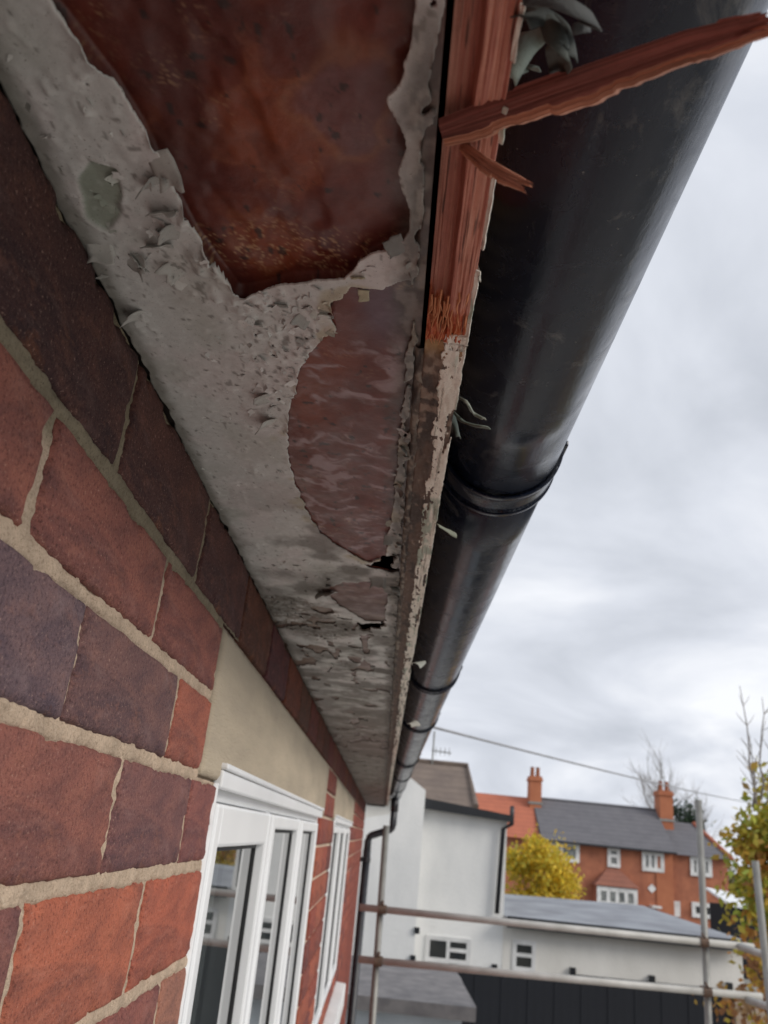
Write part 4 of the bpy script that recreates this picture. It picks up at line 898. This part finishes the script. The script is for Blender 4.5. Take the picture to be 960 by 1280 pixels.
# black boarded fence in front of the wing
YF = 15.0
fx0 = XZ(560, 1225, YF)[0]; fx1 = XZ(915, 1258, YF)[0]; ztop = XZ(700, 1219, YF)[1]
fe = empty('board_fence', ((fx0+fx1)/2, YF, 0), 'black painted vertical board fence in front of the low white wing', 'fence')
x = fx0; k = 0
bmesh_ = None
while x < fx1-.05:
    if bmesh_ is None:
        mb = MB().box(-.070, .070, -.012, .012, 0, ztop); q = mb.build('board', 'black_timber', fe); bmesh_ = q.data
    else: q = link('board', bmesh_, None, fe)
    q.matrix_parent_inverse = Matrix.Translation(-Vector(fe.location)); q.location = (x+.07, YF+.004*((k*7) % 3-1), -.012*((k*5) % 3)); x += .1402; k += 1
MB().box(fx0, fx1, YF+.02, YF+.07, ztop-.5, ztop-.42).build('fence_rail', 'black_timber', fe); MB().box(fx0, fx1, YF+.02, YF+.07, .4, .48).build('fence_rail', 'black_timber', fe)
xg0 = fx1+.02; gw = MB().box(xg0, xg0+5, YF-.1, YF+.15, 0, ztop-.05).box(xg0-.01, xg0+5.01, YF-.13, YF+.18, ztop-.05, ztop+.0).build('garden_wall', 'garden_wall'); tag(gw, 'tan garden wall continuing from the end of the black fence', 'wall')

# shed with grey felt roof
sx0, sx1 = XZ(380, 1250, 12.0)[0], XZ(590, 1262, 12.0)[0]; z_e = XZ(520, 1252, 11.8)[1]; z_r = XZ(500, 1214, 13.6)[1]
sh = empty('garden_shed', ((sx0+sx1)/2, 12.8, 0), 'pale garden shed with grey felt roof beside the black fence', 'shed')
MB().box(sx0+.06, sx1-.12, 12.0, 15.2, 0, z_e-.06).build('shed_wall', 'shed_wall', sh)
xr1 = XZ(576, 1222, 13.6)[0]
mb = MB(); mb.add([(sx0, 11.8, z_e), (sx1, 11.8, z_e), (xr1, 13.6, z_r), (sx0, 13.6, z_r), (sx1, 15.4, z_e), (sx0, 15.4, z_e)], [(0, 1, 2, 3), (1, 4, 2), (3, 2, 4, 5), (0, 3, 5), (0, 5, 4, 1)]); mb.build('shed_roof', 'felt_shed', sh)
MB().box(sx0, sx1+.02, 11.76, 11.798, z_e-.15, z_e+.01).build('fascia_board', 'felt_shed', sh); MB().box(sx1+.001, sx1+.03, 11.8, 15.4, z_e-.15, z_e+.01).build('fascia_board', 'felt_shed', sh)

# house with brown tiled roof behind
YT = 27.0
a0 = XZ(440, 950, YT+3); a1 = at_y(584, 958, YT+3); bR = at_y(595, 1010, YT)
bh = empty('tiled_house', (at_y(540, 1000, YT)[0], YT+3, 0), 'house behind the white gable of which only the brown tiled hipped roof shows', 'house')
xl = a0[0]-2; MB().box(xl+.3, bR[0]-.3, YT+.3, YT+5.7, 0, bR[2]).build('wall', 'render_cream', bh)
mb = MB(); zr = a1[2]; ze = bR[2]; mb.add([(xl, YT, ze), (bR[0], YT, ze), (a1[0], YT+3, zr), (xl, YT+3, zr), (bR[0], YT+6, ze), (xl, YT+6, ze)], [(0, 1, 2, 3), (1, 4, 2), (3, 2, 4, 5), (0, 3, 5), (0, 5, 4, 1)]); mb.build('roof', 'tile_brown', bh)
MB().tube([(xl, YT+3, zr+.03), (a1[0], YT+3, zr+.03), (bR[0], YT, ze+.05)], .09, 8).build('ridge_tile', 'tile_brown', bh)
ap = at_y(540, 958, YT+2.9); at_ = at_y(541, 914, YT+2.9)
an = empty('aerial', tuple(ap), 'thin television aerial mast on the brown tiled roof', 'aerial')
MB().tube([ap-[0, 0, .1], [ap[0], ap[1], at_[2]]], .03, 8).build('mast', 'galvanised', an); mz = ap[2]+.45*(at_[2]-ap[2])
MB().tube([(ap[0]-.05, ap[1], mz), (ap[0]+.62, ap[1]-.2, mz-.05)], .02, 6).build('boom', 'galvanised', an)
for k in range(4):
    x_ = ap[0]+.1+k*.15; MB().tube([(x_, ap[1]-.05*k, mz-.14), (x_, ap[1]-.05*k, mz+.12)], .012, 6).build('element', 'galvanised', an)

# ================================================================== FAR BRICK HOUSES
YH = 55.0
hh = empty('brick_house', (*at_y(760, 1100, YH)[:2], 0), 'orange brick house with grey slate roof and two tall chimneys beyond the white wing', 'house')
def hx(px, py, y=YH): return XZ(px, py, y)
L0 = hx(678, 1048); L1 = hx(840, 1064); ze = (L0[1]+L1[1])/2; R1 = hx(912, 1075)
MB().box(L0[0], L1[0], YH, YH+7, 0, ze).build('wall', 'far_brick', hh)
MB().box(L1[0]-1.0, L1[0]+.02, YH-.06, YH-.002, 0, ze-.02).build('pilaster', 'far_brick_bright', hh)
MB().box(L1[0]+.02, R1[0], YH+.35, YH+6.8, 0, ze-.1).build('side_wall', 'far_brick', hh)
rz = at_y(750, 1006, YH+3.5)[2]; rz2 = at_y(870, 1030, YH+3.5)[2]
MB().add([(L0[0]-.1, YH-.4, ze-.05), (L1[0]+.15, YH-.4, ze-.05), (L1[0]+.15, YH+3.5, rz), (L0[0]-.1, YH+3.5, rz), (L1[0]+.15, YH+7.4, ze-.05), (L0[0]-.1, YH+7.4, ze-.05)], [(0, 1, 2, 3), (3, 2, 4, 5), (1, 4, 2), (0, 3, 5), (0, 5, 4, 1)]).build('roof', 'tile_slate', hh)
MB().add([(L1[0]+.16, YH+.0, ze-.15), (R1[0]+.15, YH+.0, ze-.15), (R1[0]-.9, YH+3.5, rz2), (L1[0]+.16, YH+3.5, rz2), (R1[0]+.15, YH+7.1, ze-.15), (L1[0]+.16, YH+7.1, ze-.15)], [(0, 1, 2, 3), (3, 2, 4, 5), (1, 4, 2), (0, 3, 5), (0, 5, 4, 1)]).build('roof', 'tile_slate', hh)
MB().tube([(R1[0]-.9, YH+3.45, rz2+.03), (R1[0]+.15, YH-.02, ze-.1)], .14, 6).build('hip_tile', 'tile_red', hh)
MB().tube([(L0[0]-.1, YH+3.5, rz+.02), (L1[0]+.15, YH+3.5, rz+.02)], .1, 6).build('ridge_tile', 'tile_slate', hh)
MB().box(L0[0]-.1, L1[0]+.15, YH-.48, YH-.40, ze-.17, ze-.05).build('gutter', 'black_trim', hh)
def chimney(pxl, pxr, pyt, pyb, y, npots):
    (x0, zt), (x1, _) = XZ(pxl, pyt, y), XZ(pxr, pyt, y); zb_ = XZ(pxl, pyb, y)[1]-1.2
    o = MB().box(x0, x1, y-.45, y+.75, zb_, zt-.3).box(x0-.07, x1+.07, y-.52, y+.82, zt-.3, zt-.16).box(x0-.02, x1+.02, y-.47, y+.77, zt-.16, zt).build('chimney', 'far_brick_bright', hh)
    for k in range(npots):
        xx = x0+(x1-x0)*(k+.5)/npots; q = MB().tube([(xx, y+.1, zt), (xx, y+.1, zt+.55), (xx, y+.1, zt+.6)], [.15, .12, .15], 10).build('chimney_pot', 'clay_pot'); q.parent = o; q.matrix_parent_inverse = Matrix.Identity(4)
    fl_ = MB().box(x0-.08, x1+.08, y-.5, y+.8, zb_+1.0, zb_+1.15).build('flashing', 'galvanised'); fl_.parent = o; fl_.matrix_parent_inverse = Matrix.Identity(4)
chimney(662, 676, 970, 1001, YH+3.0, 2); chimney(822, 838, 988, 1022, YH+3.0, 2)
far_window(hh, (688, 1050, 724, 1079), YH, [(0, 0, .36, 1), (.36, 0, 1, 1)], glass='window_curtain', fw=.13, proud=.1)
far_window(hh, (759, 1058, 775, 1085), YH, [(0, 0, 1, .42), (0, .42, 1, 1)], glass='window_curtain', fw=.12, proud=.1)
far_window(hh, (802, 1063, 830, 1091), YH, [(0, 0, .33, 1), (.33, 0, .66, 1), (.66, 0, 1, 1)], glass='window_curtain', fw=.13, proud=.1)
far_window(hh, (862, 1070, 890, 1097), YH+.35, [(0, 0, .33, 1), (.33, 0, .66, 1), (.66, 0, 1, 1)], glass='window_curtain', fw=.13, proud=.1)
far_window(hh, (864, 1127, 892, 1149), YH+.35, [(0, 0, .5, 1), (.5, 0, 1, 1)], fw=.13, proud=.1)
far_window(hh, (842, 1126, 850, 1146), YH+.35, [(0, 0, 1, 1)], glass='window_curtain', fw=.1, proud=.1)
# bay window with its little hipped roof
(bx0, bz1), (bx1, bz0) = hx(746, 1106, YH-.9), hx(797, 1136, YH-.9)
MB().box(bx0, bx1, YH-.88, YH-.002, 0, bz1).build('bay_wall', 'far_brick', hh)
far_window(hh, (746, 1107, 797, 1136), YH-.9, [(0, 0, .25, 1), (.25, 0, .5, 1), (.5, 0, .75, 1), (.75, 0, 1, 1)], glass='window_curtain', fw=.14, proud=.06)
bt = hx(770, 1086, YH)[1]; xm_ = (bx0+bx1)/2
MB().add([(bx0-.15, YH-1.05, bz1), (bx1+.15, YH-1.05, bz1), (xm_+.35, YH-.01, bt), (xm_-.35, YH-.01, bt), (bx0-.15, YH-.004, bz1), (bx1+.15, YH-.004, bz1)], [(0, 1, 2, 3), (0, 3, 4), (1, 5, 2), (0, 4, 5, 1), (4, 3, 2, 5)]).build('bay_roof', 'tile_clay', hh)
dx_, dz_ = hx(814.7, 1110.6); MB().add([(dx_-.26, YH-.04, dz_), (dx_, YH-.04, dz_-.26), (dx_+.26, YH-.04, dz_), (dx_, YH-.04, dz_+.26), (dx_-.26, YH-.003, dz_), (dx_, YH-.003, dz_-.26), (dx_+.26, YH-.003, dz_), (dx_, YH-.003, dz_+.26)], [(0, 1, 2, 3), (4, 7, 6, 5), (0, 4, 5, 1), (1, 5, 6, 2), (2, 6, 7, 3), (3, 7, 4, 0)]).build('wall_ornament', 'frame_white', hh)
q0 = hx(811, 1131); q1 = hx(823, 1135); MB().box(q0[0], q1[0], YH-.7, YH-.003, q1[1], q0[1]).build('door_canopy', 'frame_white', hh)
# orange-red roofed neighbour
nh = empty('red_roofed_house', (*at_y(625, 1040, YH)[:2], 0), 'neighbouring house with bright orange red tiled roof beside the slate roofed house', 'house')
n0 = hx(560, 1040); n1 = L0[0]-.14; rzn = at_y(640, 995, YH+3.5)[2]; MB().box(n0[0], n1-.05, YH+.4, YH+6.6, 0, ze-.1).build('wall', 'far_brick', nh)
MB().add([(n0[0], YH+.0, ze-.1), (n1, YH+.0, ze-.1), (n1, YH+3.5, rzn), (n0[0], YH+3.5, rzn), (n1, YH+7, ze-.1), (n0[0], YH+7, ze-.1)], [(0, 1, 2, 3), (3, 2, 4, 5), (1, 4, 2), (0, 3, 5), (0, 5, 4, 1)]).build('roof', 'tile_red', nh)
# low outbuilding with white sheet roof to the right of the brick house
oy = 44.0; (ox0, oz1), (ox1, oz0) = XZ(912, 1118, oy), XZ(950, 1137, oy)
ob = empty('outbuilding', ((ox0+ox1)/2, oy, 0), 'low dark outbuilding with white sheet roof beside the end of the brick house', 'outbuilding')
MB().box(ox0+.1, ox1+2.4, oy+.1, oy+3.0, 0, oz0).build('wall', 'black_timber', ob); MB().add([(ox0, oy, oz0), (ox1+2.6, oy, oz0-.25), (ox1+2.6, oy+3.2, oz1-.25), (ox0, oy+3.2, oz1+.05), (ox0, oy, oz0+.1), (ox1+2.6, oy, oz0-.15), (ox1+2.6, oy+3.2, oz1-.15), (ox0, oy+3.2, oz1+.15)], [(0, 3, 2, 1), (4, 5, 6, 7), (0, 1, 5, 4), (1, 2, 6, 5), (2, 3, 7, 6), (3, 0, 4, 7)]).build('roof', 'white_sheet', ob)

# ================================================================== TREES
def leaves(n_, centres, spread, size, cols, seed, elong=1.5):
    r = np.random.default_rng(seed); ci = r.integers(0, len(centres), n_); P = centres[ci]+r.normal(0, 1, (n_, 3))*spread[ci][:, None]
    A = r.normal(0, 1, (n_, 3)); A /= np.linalg.norm(A, axis=1)[:, None]; B = np.cross(A, r.normal(0, 1, (n_, 3))); B /= np.linalg.norm(B, axis=1)[:, None]
    s_ = size*r.uniform(.6, 1.3, n_)[:, None]; Cn = np.cross(A, B)
    V = np.stack([P-A*s_*elong*.5, P+B*s_*.45+Cn*s_*.1, P+A*s_*elong*.5, P-B*s_*.45+Cn*s_*.1], 1).reshape(-1, 3)
    cl_ = np.array(cols)[(ci*7+r.integers(0, 2, n_)) % len(cols)]*r.uniform(.65, 1.25, (n_, 1)); C = np.repeat(cl_, 4, 0)
    return V, np.arange(n_*4).reshape(-1, 4), C
def branch(mb, p, d, L, r, depth, rnd, tips, spread=.6, kids=3, k=6):
    n_ = 4; pts = [p]; q = p; dd = d
    for i in range(n_):
        dd = dd+np.array([rnd.uniform(-1, 1), rnd.uniform(-1, 1), rnd.uniform(-.4, .8)])*.14; dd = dd/np.linalg.norm(dd); q = q+dd*L/n_; pts.append(q)
    mb.tube(pts, [r*(1-.5*i/n_) for i in range(n_+1)], k if depth > 1 else 4, caps=True)
    if depth == 0: tips.append(q); return
    if depth == 1: tips.append(pts[2])
    for i in range(kids):
        s_ = pts[rnd.randint(1, n_-1)] if i else pts[-1]; nd = dd+np.array([rnd.uniform(-1, 1), rnd.uniform(-1, 1), rnd.uniform(-.5, .8)])*spread; nd /= np.linalg.norm(nd)
        branch(mb, s_, nd, L*rnd.uniform(.55, .8), r*.48, depth-1, rnd, tips, spread, kids, k)
def tree(name, base, h, crown_c, crown_r, nleaf, size, cols, seed, label, trunk_r=.12, nclump=26, bark='bark', group=None, flat=1.0):
    t = empty(name, tuple(base), label, 'tree', group); rnd = random.Random(seed); r = np.random.default_rng(seed)
    mb = MB(); tips = []; base = np.array(base); crown_c = np.array(crown_c)
    fork = base+(crown_c-base)*.55; mb.tube([base, base+(fork-base)*.5+[.03, .02, 0], fork], [trunk_r, trunk_r*.8, trunk_r*.65], 10)
    cs = []
    for i in range(nclump):
        u_ = r.normal(0, 1, 3); u_ /= np.linalg.norm(u_); u_ *= r.uniform(.35, 1.0)**.6; c = crown_c+u_*np.array(crown_r); cs.append(c)
        if i % 2 == 0: mid = (fork+c)/2+r.normal(0, .06, 3)*h*.2; mb.tube([fork, mid, c], [trunk_r*.35, trunk_r*.2, trunk_r*.06], 5)
    mb.build('trunk', bark, t)
    cs = np.array(cs); sp_ = r.uniform(.16, .30, nclump)*np.mean(crown_r)
    V, Fq, C = leaves(nleaf, cs, sp_, size, cols, seed); make('crown', V, Fq, 'leaf', t, col=C); return t
YEL = [(.80, .58, .05), (.72, .54, .055), (.62, .52, .06), (.80, .54, .05), (.50, .46, .07)]
cA = at_y(670, 1100, 36.0); tree('autumn_tree', (cA[0], 36.0, 0), 5, (cA[0], 36.0, cA[2]), (1.25, 1.3, 1.25), 9000, .12, YEL, 3, 'yellow leaved autumn tree between the white block and the brick house', .13, 24)
MIXC = [(.42, .44, .06), (.52, .44, .06), (.56, .36, .06), (.50, .24, .06), (.36, .44, .07), (.56, .48, .07)]
cB = at_y(962, 1080, 9.5)
tb_ = tree('autumn_tree', (cB[0]+.45, 9.5, 0), 5, (cB[0]+.30, 9.5, cB[2]+.02), (.62, .55, .92), 8500, .070, MIXC, 11, 'green, yellow and orange leaved young tree by the scaffold with bare upper twigs', .045, 44)
mb = MB(); tips = []; rnd = random.Random(4)
for px, py, px2, py2 in ((946, 1010, 925, 858), (952, 1000, 952, 872), (958, 1010, 975, 880), (944, 1010, 938, 930)):
    p, q = at_y(px, py, 9.5), at_y(px2, py2, 9.5); n_ = 6; pts = [p+(q-p)*i/n_+np.array([rnd.uniform(-.02, .02), rnd.uniform(-.03, .03), 0]) for i in range(n_+1)]; mb.tube(pts, [.014*(1-.75*i/n_) for i in range(n_+1)], 5)
    for i in range(1, n_):
        for s in range(2): e_ = pts[i]+np.array([rnd.uniform(-.16, .16), rnd.uniform(-.15, .15), rnd.uniform(.06, .22)]); mb.tube([pts[i], (pts[i]+e_)/2+[0, 0, -.01], e_], [.005, .004, .002], 4)
mb.build('twig', 'pale_twig', tb_)
cC = at_y(905, 1222, 10.5); tree('low_autumn_tree', (cC[0]+.5, 10.5, 0), 3, (cC[0]+.35, 10.5, cC[2]-.05), (.42, .5, .45), 620, .065, MIXC[1:4]+[(.33, .16, .07), (.38, .24, .12)], 23, 'low orange and brown leaved sapling at the end of the white wing', .03, 20)
for k, (px, py, yd, sz, lab) in enumerate(((835, 1000, 85, 1.55, 'pale leafless tree showing above the slate roof behind the chimney'), (866, 1010, 90, 1.25, 'smaller leafless tree beside the dark conifer behind the slate roof'))):
    c = at_y(px, 1060, yd); t = empty('bare_tree', (c[0], yd, 0), lab, 'tree'); mb = MB(); tips = []; rnd = random.Random(30+k); mb.tube([(c[0], yd, 0), (c[0], yd, 4.5*sz)], [.28, .2], 8)
    for j in range(5): branch(mb, np.array([c[0], yd, 4.3*sz]), np.array([rnd.uniform(-.55, .55), rnd.uniform(-.5, .5), 1.0]), 2.6*sz, .11, 3, rnd, tips, .62, 4)
    mb.build('branches', 'pale_twig', t)
DG = [(.03, .055, .03), (.04, .07, .035), (.025, .045, .028)]
for px, lab in ((853, 'dark green conifer top showing behind the slate roof between chimney and scaffold pole'), (812, 'dark evergreen peeping over the ridge beside the tall chimney')):
    c = at_y(px, 1018 if px == 853 else 1020, 80); tree('evergreen_tree', (c[0], 80, 0), 8, (c[0], 80, c[2]-1.6), (1.6 if px == 853 else .7, 1.5, 2.2), 2600, .22, DG, 40+px, lab, .2, 30)
for k, (px, yd, w_, top_) in enumerate(((935, 60, 4, 1092), (985, 58, 5, 1075), (1050, 62, 6, 1060))):
    c = at_y(px, top_, yd); tree('garden_tree', (c[0], yd, 0), 5, (c[0], yd, c[2]*.55), (w_*.55, 2.0, c[2]*.42), 3500, .24, [[(.10, .12, .03), (.20, .16, .04)], [(.07, .10, .035), (.12, .14, .04)], [(.16, .13, .04), (.09, .11, .035)]][k], 70+k, ['olive garden tree beyond the white sheet roof at the brick house end', 'dark green garden tree behind the young autumn tree', 'brownish garden tree out beyond the scaffold transoms'][k], .16, 30)

# ================================================================== OVERHEAD CABLE AND ITS POLE
c0 = at_y(500, 896, 9.0); c1 = at_y(552, 913, 10.0); c2_ = at_y(800, 976, 30.0); c3 = at_y(1010, 1010, 48.0)
t = np.linspace(0, 1, 40); pts = []
pA, pB = at_y(530, 906, 8.0), c3
for s in t: 
    p = pA+(pB-pA)*s; pts.append(p)
# sag so that the wire hangs a little in the middle
pts = [p-np.array([0, 0, 1.0])*4*.22*s*(1-s) for p, s in zip(pts, t)]
cab = MB().tube(pts, .012, 6).build('overhead_cable', 'cable', smooth=True); tag(cab, 'thin grey overhead cable strung across the cloudy sky', 'cable')
po = empty('utility_pole', (pB[0], pB[1], 0), 'wooden utility pole far beyond the gardens carrying the overhead cable', 'pole')
MB().tube([(pB[0], pB[1], 0), (pB[0], pB[1], pB[2]+.3)], [.15, .11], 10).build('pole', 'bark', po); MB().box(pB[0]-.6, pB[0]+.6, pB[1]-.06, pB[1]+.06, pB[2]-.05, pB[2]+.05).build('crossarm', 'bark', po)
hk = empty('cable_mast', (-.35, 5.4, roofz(-.35)), 'slim mast on the near roof where the overhead cable is tied', 'mast')
MB().tube([(-.35, 5.4, roofz(-.35)+.02), (-.35, 5.4, roofz(-.35)+.9)], .02, 10).build('tube', 'galvanised', hk); MB().box(-.40, -.30, 5.35, 5.45, roofz(-.35)+.0, roofz(-.35)+.05).build('foot', 'galvanised', hk)
tail = MB().tube([(-.35, 5.4, roofz(-.35)+.88), pts[0]], .012, 6).build('lead', 'cable', hk)
